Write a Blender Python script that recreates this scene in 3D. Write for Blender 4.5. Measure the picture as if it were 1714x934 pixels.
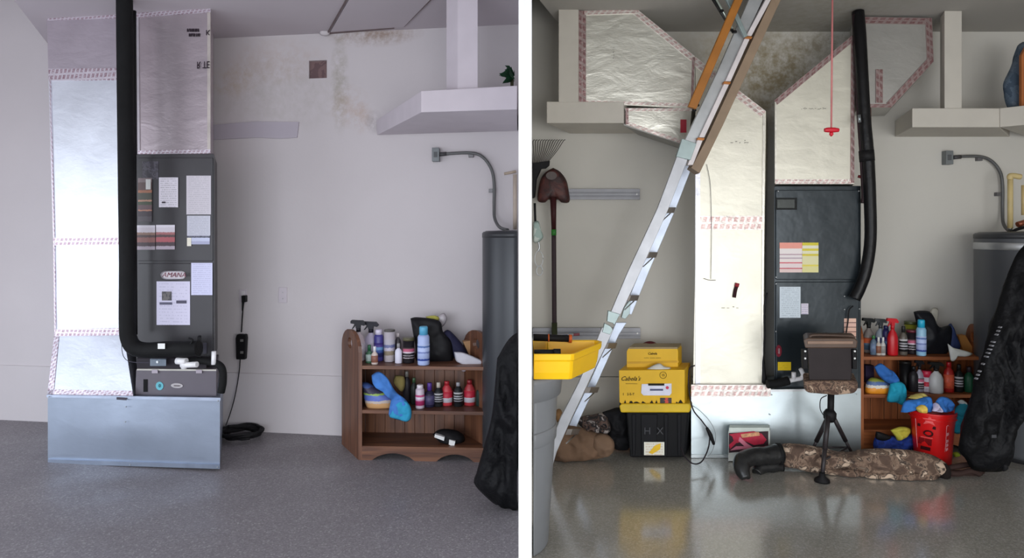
import bpy, bmesh, math, random
from mathutils import Vector, Matrix, noise
random.seed(7)
for o in list(bpy.data.objects): bpy.data.objects.remove(o)
scn = bpy.context.scene
# ------------------------------------------------------------------ camera
F, VX, HY, H = 1083.0, 879.0, 390.0, 1.384
cam_data = bpy.data.cameras.new('camera'); cam = bpy.data.objects.new('camera', cam_data)
scn.collection.objects.link(cam); scn.camera = cam
cam.location = (0, 0, H); cam.rotation_euler = (math.pi/2, 0, 0)
cam_data.sensor_width = 36; cam_data.lens = F/1714*36
cam_data.shift_x = (857-VX)/1714; cam_data.shift_y = -(467-HY)/1714
cam_data.clip_start = .05
# ------------------------------------------------------------------ world
w = bpy.data.worlds.new('daylight'); scn.world = w; w.use_nodes = True
wn = w.node_tree; wn.nodes.clear()
wo = wn.nodes.new('ShaderNodeOutputWorld'); wb = wn.nodes.new('ShaderNodeBackground')
tc = wn.nodes.new('ShaderNodeTexCoord'); sp = wn.nodes.new('ShaderNodeSeparateXYZ'); rp = wn.nodes.new('ShaderNodeValToRGB')
mr = wn.nodes.new('ShaderNodeMapRange'); mr.inputs[1].default_value = -1; mr.inputs[2].default_value = 1
wn.links.new(tc.outputs['Generated'], sp.inputs[0]); wn.links.new(sp.outputs[2], mr.inputs[0]); wn.links.new(mr.outputs[0], rp.inputs[0])
e = rp.color_ramp.elements
e[0].position = .0; e[0].color = (.30, .29, .28, 1)
e[1].position = 1.; e[1].color = (.55, .72, 1.0, 1)
for p_, c_ in ((.47, (.38, .37, .36, 1)), (.51, (.95, .97, 1.0, 1)), (.7, (.78, .88, 1.0, 1))):
    q = e.new(p_); q.color = c_
wn.links.new(rp.outputs[0], wb.inputs[0]); wb.inputs[1].default_value = 1.25
wn.links.new(wb.outputs[0], wo.inputs[0])
scn.view_settings.view_transform = 'Standard'; scn.view_settings.look = 'None'
scn.view_settings.exposure = 0.55; scn.view_settings.gamma = 1; scn.view_settings.use_curve_mapping = False
# daylight coming in through each open garage door (behind the camera)
def door_light(name, x, sx, power, col):
    L = bpy.data.lights.new(name, 'AREA'); L.shape = 'RECTANGLE'; L.size = sx; L.size_y = 1.9
    L.energy = power; L.color = col
    o = bpy.data.objects.new(name, L); scn.collection.objects.link(o)
    o.location = (x, -1.3, 1.05); o.rotation_euler = (math.radians(90), 0, 0)
door_light('daylight_through_left_door', -2.2, 3.6, 66, (.84, .91, 1.0))
door_light('daylight_through_right_door', 2.0, 3.2, 60, (.97, .99, 1.0))
C = scn.collection
def side_light():  # added fill lamp that brightens the left foil duct and wall
    L = bpy.data.lights.new('added_side_fill', 'AREA'); L.shape = 'RECTANGLE'; L.size = 2.6; L.size_y = 1.9
    L.energy = 24; L.color = (.80, .89, 1.0)
    o = bpy.data.objects.new('added_side_fill', L); scn.collection.objects.link(o)
    o.location = (-4.95, 2.0, 1.05); o.rotation_euler = (math.radians(90), 0, math.radians(-90))
side_light()
# ------------------------------------------------------------------ materials
def lin(c):
    return tuple(((v/255)/12.92 if v/255 <= .04045 else ((v/255+.055)/1.055)**2.4) for v in c[:3])+(1,)
MC = {}
def new_mat(name):
    m = bpy.data.materials.new(name); m.use_nodes = True
    nt = m.node_tree; return m, nt, nt.nodes['Principled BSDF']
def nd(nt, t, **kw):
    n = nt.nodes.new(t)
    for k, v in kw.items():
        if k in n.inputs: n.inputs[k].default_value = v
        else: setattr(n, k, v)
    return n
def coords(nt, scale=(1, 1, 1), kind='Object'):
    t = nd(nt, 'ShaderNodeTexCoord'); mp = nd(nt, 'ShaderNodeMapping'); mp.inputs['Scale'].default_value = scale
    nt.links.new(t.outputs[kind], mp.inputs[0]); return mp.outputs[0]
def worldpos(nt, scale=(1, 1, 1)):
    t = nd(nt, 'ShaderNodeNewGeometry'); mp = nd(nt, 'ShaderNodeMapping'); mp.inputs['Scale'].default_value = scale
    nt.links.new(t.outputs['Position'], mp.inputs[0]); return mp.outputs[0]
def ramp(nt, fac, stops, const=False):
    r = nd(nt, 'ShaderNodeValToRGB'); els = r.color_ramp.elements
    if const: r.color_ramp.interpolation = 'CONSTANT'
    els[0].position = stops[0][0]; els[0].color = stops[0][1]
    els[1].position = stops[-1][0]; els[1].color = stops[-1][1]
    for p, c in stops[1:-1]:
        q = els.new(p); q.color = c
    nt.links.new(fac, r.inputs[0]); return r.outputs[0]
def bump(nt, b, vec, scale, strength, dist=.01, detail=3):
    n = nd(nt, 'ShaderNodeTexNoise', Scale=scale, Detail=detail); nt.links.new(vec, n.inputs['Vector'])
    bp = nd(nt, 'ShaderNodeBump', Strength=strength, Distance=dist)
    nt.links.new(n.outputs[0], bp.inputs['Height']); nt.links.new(bp.outputs[0], b.inputs['Normal'])
def mixc(nt, fac, a, b):
    mx = nd(nt, 'ShaderNodeMix', data_type='RGBA')
    for k, v in ((0, fac), (6, a), (7, b)):
        if hasattr(v, 'is_output'): nt.links.new(v, mx.inputs[k])
        else: mx.inputs[k].default_value = v
    return mx.outputs[2]
def M(rgb, rough=.55, metal=0., bs=40, bst=.12, var=.12, vs=9., bd=.004, coat=0, trans=0):
    key = (rgb, rough, metal, bs, bst, var, vs, bd, coat, trans)
    if key in MC: return MC[key]
    m, nt, b = new_mat('mat_%d_%d_%d' % rgb[:3])
    v = coords(nt); n = nd(nt, 'ShaderNodeTexNoise', Scale=vs, Detail=4); nt.links.new(v, n.inputs['Vector'])
    c = lin(rgb); lo = tuple(x*(1-var) for x in c[:3])+(1,); hi = tuple(min(1, x*(1+var)) for x in c[:3])+(1,)
    nt.links.new(ramp(nt, n.outputs[0], [(.3, lo), (.7, hi)]), b.inputs['Base Color'])
    b.inputs['Roughness'].default_value = rough; b.inputs['Metallic'].default_value = metal
    b.inputs['Coat Weight'].default_value = coat; b.inputs['Specular IOR Level'].default_value = .22 if sum(rgb) < 170 and metal < .1 and bs != 14 else .5; b.inputs['Transmission Weight'].default_value = trans
    bump(nt, b, v, bs, bst, bd); MC[key] = m; return m
def mathn(nt, op, a, b_=None):
    n = nd(nt, 'ShaderNodeMath', operation=op)
    for i, v in enumerate((a, b_)):
        if v is None: continue
        if hasattr(v, 'is_output'): nt.links.new(v, n.inputs[i])
        else: n.inputs[i].default_value = v
    return n.outputs[0]
def wall_mat(name, base, stains):
    """painted plaster with old water stains; stains = (x, z, rx, rz, amount, colour)"""
    m, nt, b = new_mat(name)
    v = worldpos(nt); n = nd(nt, 'ShaderNodeTexNoise', Scale=1.3, Detail=4); nt.links.new(v, n.inputs['Vector'])
    c = lin(base)
    col = ramp(nt, n.outputs[0], [(.3, tuple(x*.94 for x in c[:3])+(1,)), (.7, c)])
    s = nd(nt, 'ShaderNodeSeparateXYZ'); nt.links.new(v, s.inputs[0])
    n2 = nd(nt, 'ShaderNodeTexNoise', Scale=16, Detail=8, Roughness=.7); nt.links.new(v, n2.inputs['Vector'])
    for (x, z, rx, rz, am, sc) in stains:
        dx = mathn(nt, 'DIVIDE', mathn(nt, 'SUBTRACT', s.outputs[0], x), rx); dz = mathn(nt, 'DIVIDE', mathn(nt, 'SUBTRACT', s.outputs[2], z), rz)
        r2 = mathn(nt, 'ADD', mathn(nt, 'MULTIPLY', dx, dx), mathn(nt, 'MULTIPLY', dz, dz))
        g = mathn(nt, 'MAXIMUM', mathn(nt, 'SUBTRACT', 1.0, r2), 0.0)
        k = ramp(nt, n2.outputs[0], [(.38, (0, 0, 0, 1)), (.62, (1, 1, 1, 1))])
        col = mixc(nt, mathn(nt, 'MULTIPLY', mathn(nt, 'MULTIPLY', g, k), am), col, lin(sc))
    nt.links.new(col, b.inputs['Base Color']); b.inputs['Roughness'].default_value = .85
    bump(nt, b, v, 55, .12, .004); return m
def floor_mat(name, a, bcol, ccol, rough):
    m, nt, b = new_mat(name)
    v = worldpos(nt)
    vo = nd(nt, 'ShaderNodeTexVoronoi', Scale=150); nt.links.new(v, vo.inputs['Vector'])
    sv = nd(nt, 'ShaderNodeSeparateColor'); nt.links.new(vo.outputs['Color'], sv.inputs[0])
    col = ramp(nt, sv.outputs[0], [(0, lin(a)), (.35, lin(bcol)), (.8, lin(ccol)), (.95, lin((190, 188, 186)))], True)
    n = nd(nt, 'ShaderNodeTexNoise', Scale=2.2, Detail=5); nt.links.new(v, n.inputs['Vector'])
    col = mixc(nt, mathn(nt, 'MULTIPLY', n.outputs[0], .45), col, lin(a))
    col = mixc(nt, .4, col, lin(bcol))
    nt.links.new(col, b.inputs['Base Color'])
    rr = nd(nt, 'ShaderNodeMapRange'); rr.inputs[1].default_value = .3; rr.inputs[2].default_value = .7
    rr.inputs[3].default_value = rough*.75; rr.inputs[4].default_value = rough*1.3
    nt.links.new(n.outputs[0], rr.inputs[0]); nt.links.new(rr.outputs[0], b.inputs['Roughness'])
    b.inputs['Coat Weight'].default_value = .9 if rough < .3 else .0; b.inputs['Coat Roughness'].default_value = .16; b.inputs['Coat IOR'].default_value = 1.6
    bump(nt, b, v, 60, .03, .003); return m
def foil_mat(name, rgb, rough=.38, wr=.35, metal=.8):
    m, nt, b = new_mat(name); v = worldpos(nt)
    n = nd(nt, 'ShaderNodeTexNoise', Scale=5, Detail=5); nt.links.new(v, n.inputs['Vector'])
    c = lin(rgb)
    nt.links.new(ramp(nt, n.outputs[0], [(.3, tuple(x*.88 for x in c[:3])+(1,)), (.7, c)]), b.inputs['Base Color'])
    b.inputs['Metallic'].default_value = metal; b.inputs['Roughness'].default_value = rough
    n1 = nd(nt, 'ShaderNodeTexNoise', Scale=6, Detail=8, Distortion=.5); nt.links.new(worldpos(nt, (1, 1, 1.8)), n1.inputs['Vector'])
    n2 = nd(nt, 'ShaderNodeTexNoise', Scale=90, Detail=2); nt.links.new(worldpos(nt, (.5, 1, 2)), n2.inputs['Vector'])
    h = mathn(nt, 'ADD', mathn(nt, 'MULTIPLY', n1.outputs[0], 1.0), mathn(nt, 'MULTIPLY', n2.outputs[0], .09))
    bp = nd(nt, 'ShaderNodeBump', Strength=wr, Distance=.03)
    nt.links.new(h, bp.inputs['Height']); nt.links.new(bp.outputs[0], b.inputs['Normal']); return m
def tape_mat(name, base, ink, freq=22., amount=.5):
    """foil tape printed with slanted red dashes; uv.x runs along the tape in metres"""
    m, nt, b = new_mat(name)
    uv = nd(nt, 'ShaderNodeTexCoord'); s = nd(nt, 'ShaderNodeSeparateXYZ'); nt.links.new(uv.outputs['UV'], s.inputs[0])
    row = mathn(nt, 'FRACT', mathn(nt, 'MULTIPLY', s.outputs[1], 2.0))
    rm = mathn(nt, 'GREATER_THAN', mathn(nt, 'SUBTRACT', .34, mathn(nt, 'ABSOLUTE', mathn(nt, 'SUBTRACT', row, .5))), 0)
    ph = mathn(nt, 'FRACT', mathn(nt, 'ADD', mathn(nt, 'MULTIPLY', s.outputs[0], freq), mathn(nt, 'MULTIPLY', s.outputs[1], .6)))
    dm = mathn(nt, 'LESS_THAN', ph, .62)
    n = nd(nt, 'ShaderNodeTexNoise', Scale=42, Detail=3); nt.links.new(uv.outputs['UV'], n.inputs['Vector'])
    nm = mathn(nt, 'GREATER_THAN', n.outputs[0], .46)
    f = mathn(nt, 'MULTIPLY', mathn(nt, 'MULTIPLY', mathn(nt, 'MULTIPLY', rm, dm), nm), amount)
    nt.links.new(mixc(nt, f, lin(base), lin(ink)), b.inputs['Base Color'])
    b.inputs['Metallic'].default_value = .55; b.inputs['Roughness'].default_value = .4
    bump(nt, b, worldpos(nt), 30, .4, .01); return m
def print_mat(bg, ink=(70, 70, 80), rows=14, fill=.45, dens=.45, x0=.08, x1=.92, scale=22):
    """paper with rows of unreadably small print"""
    key = ('p', bg, ink, rows, fill, dens, x0, x1)
    if key in MC: return MC[key]
    m, nt, b = new_mat('printed_paper')
    g = nd(nt, 'ShaderNodeTexCoord'); s = nd(nt, 'ShaderNodeSeparateXYZ'); nt.links.new(g.outputs['Generated'], s.inputs[0])
    row = mathn(nt, 'LESS_THAN', mathn(nt, 'FRACT', mathn(nt, 'MULTIPLY', s.outputs[2], rows)), fill)
    cb = nd(nt, 'ShaderNodeCombineXYZ'); nt.links.new(mathn(nt, 'MULTIPLY', s.outputs[0], scale), cb.inputs[0])
    nt.links.new(mathn(nt, 'MULTIPLY', mathn(nt, 'FLOOR', mathn(nt, 'MULTIPLY', s.outputs[2], rows)), 3.7), cb.inputs[2])
    n = nd(nt, 'ShaderNodeTexNoise', Scale=1, Detail=1); nt.links.new(cb.outputs[0], n.inputs['Vector'])
    k = mathn(nt, 'GREATER_THAN', n.outputs[0], dens)
    ed = mathn(nt, 'MULTIPLY', mathn(nt, 'GREATER_THAN', s.outputs[0], x0), mathn(nt, 'LESS_THAN', s.outputs[0], x1))
    f = mathn(nt, 'MULTIPLY', mathn(nt, 'MULTIPLY', row, k), mathn(nt, 'MULTIPLY', ed, .36))
    nt.links.new(mixc(nt, f, lin(bg), lin(ink)), b.inputs['Base Color']); b.inputs['Roughness'].default_value = .6
    MC[key] = m; return m
def stripe_mat(name, stops, nz=.04, nscale=14, axis=2, rough=.5):
    """horizontal printed bands over the height of the thing"""
    m, nt, b = new_mat(name)
    g = nd(nt, 'ShaderNodeTexCoord'); s = nd(nt, 'ShaderNodeSeparateXYZ'); nt.links.new(g.outputs['Generated'], s.inputs[0])
    n = nd(nt, 'ShaderNodeTexNoise', Scale=nscale, Detail=3); nt.links.new(g.outputs['Generated'], n.inputs['Vector'])
    f = mathn(nt, 'ADD', s.outputs[axis], mathn(nt, 'MULTIPLY', mathn(nt, 'SUBTRACT', n.outputs[0], .5), nz))
    nt.links.new(ramp(nt, f, [(p, lin(c)) for p, c in stops], True), b.inputs['Base Color'])
    b.inputs['Roughness'].default_value = rough; return m
def blotch_mat(name, cols, scale=9, rough=.8, stretch=(1, 1, 1), bst=.5, const=True):
    m, nt, b = new_mat(name); v = coords(nt, stretch)
    n = nd(nt, 'ShaderNodeTexNoise', Scale=scale, Detail=5, Distortion=.6); nt.links.new(v, n.inputs['Vector'])
    k = len(cols); lo_, sp_ = (.32, .36) if const else (.38, .24); st = [(lo_+sp_*i/(k-1), lin(c)) for i, c in enumerate(cols)]; st[0] = (0, st[0][1])
    nt.links.new(ramp(nt, n.outputs[0], st, const), b.inputs['Base Color'])
    b.inputs['Roughness'].default_value = rough; bump(nt, b, v, 18, bst, .01); return m
def wood_mat(name, a, c, vert=True, rough=.45):
    m, nt, b = new_mat(name); v = worldpos(nt, (22, 22, 1.5) if vert else (1.5, 8, 30))
    n = nd(nt, 'ShaderNodeTexNoise', Scale=1.2, Detail=5, Distortion=.8); nt.links.new(v, n.inputs['Vector'])
    nt.links.new(ramp(nt, n.outputs[0], [(.32, lin(a)), (.68, lin(c))]), b.inputs['Base Color'])
    b.inputs['Roughness'].default_value = rough; bump(nt, b, v, 3, .15, .003); return m
# ------------------------------------------------------------------ geometry helpers
def P(px, py, d): return Vector(((px-VX)/F*d, d, H+(HY-py)/F*d))
def dep(side, px, off): return (4.249-off)/(1+.143*(px-VX)/F) if side == 'L' else 4.41-off
def S(side, px, py, off): return P(px, py, dep(side, px, off))
VEC = {'L': Vector((-.442, 1, 0)), 'R': Vector((.407, 1, 0))}
YAW = {'L': -math.atan(.143), 'R': 0.}
def new(): return bmesh.new()
def prism(bm, pts, vec):
    fr = [bm.verts.new(p) for p in pts]; bk = [bm.verts.new(p+vec) for p in pts]
    n = len(pts); bm.faces.new(fr); bm.faces.new(bk[::-1])
    for i in range(n): bm.faces.new((fr[(i+1) % n], fr[i], bk[i], bk[(i+1) % n]))
    return bm
def poly(side, pp, off, t, straight=False, bm=None):
    """solid with the outline pp facing the room at distance off from the back wall, going back by t"""
    bm = bm or new(); return prism(bm, [S(side, x, y, off) for x, y in pp], (Vector((0, 1, 0)) if straight else VEC[side])*t)
def rect(side, x0, y0, x1, y1, off, t, straight=False, bm=None):
    return poly(side, [(x0, y0), (x1, y0), (x1, y1), (x0, y1)], off, t, straight, bm)
def box(bm, a, b):
    return prism(bm, [Vector((a[0], a[1], b[2])), Vector((b[0], a[1], b[2])), Vector((b[0], a[1], a[2])), Vector((a[0], a[1], a[2]))], Vector((0, b[1]-a[1], 0)))
def spline(pts, k=6):
    out = []; n = len(pts)
    for i in range(n-1):
        p0, p1, p2, p3 = pts[max(i-1, 0)], pts[i], pts[i+1], pts[min(i+2, n-1)]
        for j in range(k):
            t = j/k
            out.append(.5*((2*p1)+(p2-p0)*t+(2*p0-5*p1+4*p2-p3)*t*t+(3*p1-p0-3*p2+p3)*t**3))
    out.append(pts[-1].copy()); return out
def tube(bm, pts, r, n=10, k=6, smooth=True):
    rs = r if isinstance(r, (list, tuple)) else [r]*len(pts)
    if smooth and len(pts) > 2:
        m = len(pts); q = spline(pts, k); rr = []
        for i in range(m-1): rr += [rs[i]+(rs[i+1]-rs[i])*j/k for j in range(k)]
        rr.append(rs[-1]); pts = q; rs = rr
    rings = []; up = None
    for i, p in enumerate(pts):
        t = (pts[min(i+1, len(pts)-1)]-pts[max(i-1, 0)]).normalized()
        if up is None: up = t.orthogonal().normalized()
        up = (up-t*up.dot(t)).normalized(); s = t.cross(up)
        rings.append([bm.verts.new(p+(up*math.cos(a)+s*math.sin(a))*rs[i]) for a in [2*math.pi*j/n for j in range(n)]])
    for a, b in zip(rings, rings[1:]):
        for j in range(n): bm.faces.new((a[j], a[(j+1) % n], b[(j+1) % n], b[j])).smooth = True
    bm.faces.new(rings[0][::-1]); bm.faces.new(rings[-1]); return bm
def lathe(bm, prof, c, n=20, sx=1., sy=1., tilt=None):
    rings = []
    for r, z in prof:
        ring = []
        for j in range(n):
            a = 2*math.pi*j/n; v = Vector((math.cos(a)*r*sx, math.sin(a)*r*sy, z))
            if tilt: v = tilt @ v
            ring.append(bm.verts.new(v+c))
        rings.append(ring)
    for a, b in zip(rings, rings[1:]):
        for j in range(n): bm.faces.new((a[j], a[(j+1) % n], b[(j+1) % n], b[j])).smooth = True
    bm.faces.new(rings[0][::-1]); bm.faces.new(rings[-1]); return bm
def puff(outline, d, thick, wr=.012, seed=0, N=56, K=9, back=.6, fs=9., dd=None, zmin=.004, st=(1, 1, 1)):
    """soft lump: a rounded body whose outline is given, bulging to the front and the back with folds"""
    pts = [P(x, y, d if dd is None else d+dd[i]) for i, (x, y) in enumerate(outline)]
    q = spline(pts+[pts[0]], 8)[:-1]
    L = [0]
    for i in range(len(q)): L.append(L[-1]+(q[(i+1) % len(q)]-q[i]).length)
    ring = []; j = 0
    for i in range(N):
        s = L[-1]*i/N
        while L[j+1] < s: j += 1
        t = (s-L[j])/max(1e-9, L[j+1]-L[j]); ring.append(q[j].lerp(q[(j+1) % len(q)], t))
    c = sum(ring, Vector())/N; bm = new()
    def layer(sign, th):
        out = []
        for k in range(1, K):
            s = 1-k/K; row = []
            for p in ring:
                v = c.lerp(p, s); h = math.sqrt(1-s*s)*th
                nz = noise.noise(Vector((v.x*fs*st[0]+seed, v.z*fs*st[2]+seed*3, seed)))+.5*noise.noise(Vector((v.x*fs*2.3*st[0], v.z*fs*2.3*st[2]+seed, seed*2)))
                v = v+Vector((0, sign*(h+nz*wr*min(1, (1-s)*4)), 0)); row.append(v)
            out.append(row)
        return out
    base = [bm.verts.new(p) for p in ring]
    for sign, th in ((-1, thick), (1, thick*back)):
        prev = base
        for row in layer(sign, th):
            cur = [bm.verts.new(v) for v in row]
            for i in range(N):
                a, b, c2, d2 = prev[i], prev[(i+1) % N], cur[(i+1) % N], cur[i]
                bm.faces.new((a, b, c2, d2) if sign < 0 else (b, a, d2, c2)).smooth = True
            prev = cur
        bm.faces.new(prev if sign < 0 else prev[::-1])
    for v in bm.verts: v.co.z = max(v.co.z, zmin)
    return bm
def clip(bm, side):
    """things that stand hard against the partition end flush with it"""
    n = Vector((1, .0112, 0)) if side == 'L' else Vector((-1, .0112, 0))
    co = Vector((-.004 if side == 'L' else .004, 0, 0))
    r = bmesh.ops.bisect_plane(bm, geom=bm.verts[:]+bm.edges[:]+bm.faces[:], plane_co=co, plane_no=n, clear_outer=True)
    ed = [x for x in r['geom_cut'] if isinstance(x, bmesh.types.BMEdge)]
    if ed: bmesh.ops.holes_fill(bm, edges=ed, sides=0)
    return bm
def tag(o, label=None, cat=None, group=None, kind=None):
    if label: o['label'] = label
    if cat: o['category'] = cat
    if group: o['group'] = group
    if kind: o['kind'] = kind
    return o
def wl(o):
    v = Vector()
    while o: v += o.location; o = o.parent
    return v
def obj(name, bm, mat, parent=None, bev=0, label=None, smooth=False):
    bmesh.ops.recalc_face_normals(bm, faces=bm.faces)
    me = bpy.data.meshes.new(name); 
    if parent is not None: org = wl(parent)
    else:
        xs = [v.co for v in bm.verts]
        org = Vector(((min(v.x for v in xs)+max(v.x for v in xs))/2, (min(v.y for v in xs)+max(v.y for v in xs))/2, min(v.z for v in xs)))
    bmesh.ops.translate(bm, verts=bm.verts, vec=-org); 
    if smooth:
        for f in bm.faces: f.smooth = True
    bm.to_mesh(me); bm.free(); me.materials.append(mat)
    o = bpy.data.objects.new(name, me); C.objects.link(o)
    if parent is not None: o.parent = parent
    else: o.location = org
    if bev:
        b = o.modifiers.new('bevel', 'BEVEL'); b.width = bev; b.segments = 2; b.limit_method = 'ANGLE'
    if label: o['label'] = label
    return o
def thing(name, label, cat, loc, group=None):
    o = bpy.data.objects.new(name, None); C.objects.link(o); o.location = loc; o.empty_display_size = .05
    return tag(o, label, cat, group)
def struct(name, bm, mat, label=None):
    o = obj(name, bm, mat); o['kind'] = 'structure'
    if label: o['label'] = label
    return o
def one(name, bm, mat, label, cat, group=None, bev=0): return tag(obj(name, bm, mat, None, bev), label, cat, group)
TC = [0]
def tape(side, p0, p1, wpx, off, mat, parent, name='foil_tape', inside=1):
    """printed tape along an edge; wpx wide, laid on the right-hand side of p0->p1"""
    a, b = Vector((p0[0], p0[1])), Vector((p1[0], p1[1])); t = (b-a).normalized(); n = Vector((-t.y, t.x))*wpx*inside
    q = [a, b, b+n, a+n]; TC[0] += 1; pts = [S(side, v.x, v.y, off+.004+.0004*(TC[0] % 9)) for v in q]
    bm = new(); prism(bm, pts, Vector((0, .0065, 0)))
    uvl = bm.loops.layers.uv.new('UVMap'); L = (pts[1]-pts[0]).length
    for f in bm.faces:
        for lp in f.loops:
            rel = lp.vert.co-pts[0]; ax = (pts[1]-pts[0]).normalized(); ay = (pts[3]-pts[0]).normalized()
            lp[uvl].uv = (rel.dot(ax), rel.dot(ay)/max(1e-6, (pts[3]-pts[0]).length))
    return obj(name, bm, mat, parent)
def letters(body, side, px, py, hpx, off, mat, parent, name='lettering', flipv=False, shear=0., wscale=1., rot=0.):
    cu = bpy.data.curves.new('t', 'FONT'); cu.body = body; cu.align_x = 'CENTER'; cu.align_y = 'CENTER'; cu.extrude = .01; cu.shear = shear; cu.resolution_u = 2
    to = bpy.data.objects.new('t', cu); me = bpy.data.meshes.new_from_object(to); bpy.data.objects.remove(to)
    d = dep(side, px, off); s = hpx/F*d/.72
    bm = new(); bm.from_mesh(me); bpy.data.meshes.remove(me)
    mt = Matrix.Translation(S(side, px, py, off+.0025)) @ Matrix.Rotation(YAW[side], 4, 'Z') @ Matrix.Rotation(math.pi/2, 4, 'X') @ Matrix.Rotation(rot, 4, 'Z') @ Matrix.Diagonal((s*wscale, -s if flipv else s, .1, 1))
    bmesh.ops.transform(bm, matrix=mt, verts=bm.verts); return obj(name, bm, mat, parent)
# ------------------------------------------------------------------ palettes
foilL = foil_mat('foil_facing_cool', (232, 236, 246), .5, .10)
foilLd = foil_mat('foil_facing_ceiling_reflection', (196, 186, 196), .5, .14, .75)  # darker tint paints the ceiling's reflection into the top duct section
foilR = foil_mat('foil_facing_warm', (226, 224, 214), .36, .2)
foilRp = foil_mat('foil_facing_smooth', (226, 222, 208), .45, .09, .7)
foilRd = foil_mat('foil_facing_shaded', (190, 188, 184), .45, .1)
tapeL = tape_mat('foil_tape_cool', (220, 212, 222), (140, 84, 102), 34, .75)
tapeR = tape_mat('foil_tape_warm', (222, 214, 208), (172, 96, 98), 26, .62)
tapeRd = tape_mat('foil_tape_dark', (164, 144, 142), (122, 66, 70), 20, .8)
zincL = foil_mat('galvanised_steel_blue', (165, 175, 192), .42, .05, .85)
zincR = foil_mat('galvanised_steel_bright', (196, 206, 210), .36, .05, .85)
steel = M((190, 192, 194), .35, .85)
alu = M((176, 177, 182), .45, .5, 30, .1)
black = M((22, 21, 23), .6, 0, 60, .3)
rubber = M((20, 20, 21), .75, 0, 50, .4, .2, 9., .006)
darkgrey = M((66, 64, 67), .38, .2, 60, .05, .05)
darkblue = M((46, 53, 58), .28, .35, 6, .25, .06, 3., .02)
white = M((228, 228, 226), .5)
pvc = M((240, 238, 240), .35, 0, 40, .02, .03)
red = M((190, 20, 28), .4, 0, 30, .05, .06)
conduitm = M((98, 98, 98), .5, .3)
# ------------------------------------------------------------------ STRUCTURE
CZ = H+1.372
def cell(bm, side, x0, z0, x1, z1):
    a, b = [((x-VX)/F*dep(side, x, 0), dep(side, x, 0)) for x in (x0, x1)]
    prism(bm, [Vector((a[0], a[1], z1)), Vector((b[0], b[1], z1)), Vector((b[0], b[1], z0)), Vector((a[0], a[1], z0))], Vector((0, .14, 0)))
dh = dep('L', 532, 0); hz1, hz0 = H+(HY-101)/F*dh, H+(HY-131)/F*dh
mould = (128, 122, 86); rust = (178, 138, 104)
wallL = wall_mat('lavender_plaster', (208, 201, 203), [
    (-1.02, 2.74, .36, .10, .7, (140, 110, 84)), (-1.27, 2.42, .07, .40, .42, mould), (-1.2, 2.25, .16, .16, .28, rust), (-1.12, 2.17, .10, .12, .3, rust),
    (-1.75, 2.58, .40, .18, .22, rust), (-1.7, 2.35, .6, .3, .16, mould), (-2.05, 2.45, .2, .14, .3, (190, 160, 120)), (-1.03, 2.14, .07, .09, .5, (140, 132, 136))])
wallR = wall_mat('grey_white_plaster', (205, 201, 193), [
    (1.55, 2.4, .5, .45, .65, (140, 122, 80)), (1.8, 2.5, .45, .35, .6, (130, 112, 70)), (2.15, 2.68, .4, .12, .55, (110, 96, 66)), (1.3, 2.6, .4, .3, .25, (160, 140, 96))])
bm = new()
xl = -180
for a, b, z0, z1 in ((xl, 517, -.02, 3.5), (547, 868, -.02, 3.5), (517, 547, -.02, hz0), (517, 547, hz1, 3.5)): cell(bm, 'L', a, z0, b, z1)
struct('wall_back', bm, wallL, 'lavender white back wall with brown water stains and a square cut-out')
bm = new(); cell(bm, 'R', 890, -.02, 1800, 3.5)
struct('wall_back', bm, wallR, 'grey white back wall of the right bay with mould stains near the ceiling')
struct('wall_back', rect('L', 513, 97, 551, 135, -.02, .02, True), blotch_mat('bare_brown_board', [(104, 82, 84), (122, 98, 98), (134, 112, 110)], 14), 'bare brown board seen through the square wall cut-out')
# stem wall ledges
bm = new(); poly('L', [(xl+30, 624), (868, 640), (868, 720), (xl+30, 690)], .012, .012, True, bm)
for v in bm.verts: v.co.z = 0.0 if v.co.z < .2 else .405
struct('trim_1', bm, wallL, 'low stem wall ledge along the left bay')
bm = new(); box(bm, (.05, 4.396, 0), (3.8, 4.412, .405)); struct('trim_2', bm, wallR, 'low stem wall ledge along the right bay')
bm = new(); box(bm, (.05, 4.390, .385), (3.8, 4.412, .405)); struct('trim_3', bm, wallR)
# partition between the two bays: a wedge that thins towards the open door
bm = new(); k = .01016
prism(bm, [Vector((-k*2.55, 2.55, 0)), Vector((k*2.55, 2.55, 0)), Vector((k*4.5, 4.5, 0)), Vector((-k*4.5, 4.5, 0))], Vector((0, 0, 3.5)))
struct('wall_middle', bm, M((255, 255, 255), .7, 0, 60, .02, .0), 'thin white partition between the two garage bays')
# ceilings, with a raised part on the left of each bay
ceilL = wall_mat('lavender_ceiling', (196, 187, 192), [])
ceilR = wall_mat('warm_grey_ceiling', (172, 168, 162), [(1.9, CZ, .5, .3, .3, mould)])
bm = new(); prism(bm, [Vector((-3.496, 4.76, CZ)), Vector((-.3, 4.76, CZ)), Vector((-.02, 4.4, CZ)), Vector((-.02, -1.0, CZ)), Vector((-.55, -1.0, CZ))], Vector((0, 0, .1)))
struct('ceiling', bm, ceilL)
bm = new(); prism(bm, [Vector((.273, 4.41, CZ)), Vector((3.9, 4.41, CZ)), Vector((3.9, -1.0, CZ)), Vector((.03, -1, CZ)), Vector((.03, 3.64, CZ))], Vector((0, 0, .1)))
struct('ceiling', bm, ceilR)
bm = new(); box(bm, (-4.9, -1, 3.4), (3.9, 5.2, 3.5)); struct('ceiling', bm, ceilL, 'raised part of the ceiling')
bm = new(); box(bm, (-5.0, -1, 0), (-4.85, .6, 3.5)); box(bm, (-5.0, 3.5, 0), (-4.85, 5.2, 3.5)); box(bm, (-5.0, .6, 2.15), (-4.85, 3.5, 3.5)); struct('wall_left', bm, wallL, 'left wall with a wide opening added to let light in')  # wall is out of view; its opening is added to light the bay
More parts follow.
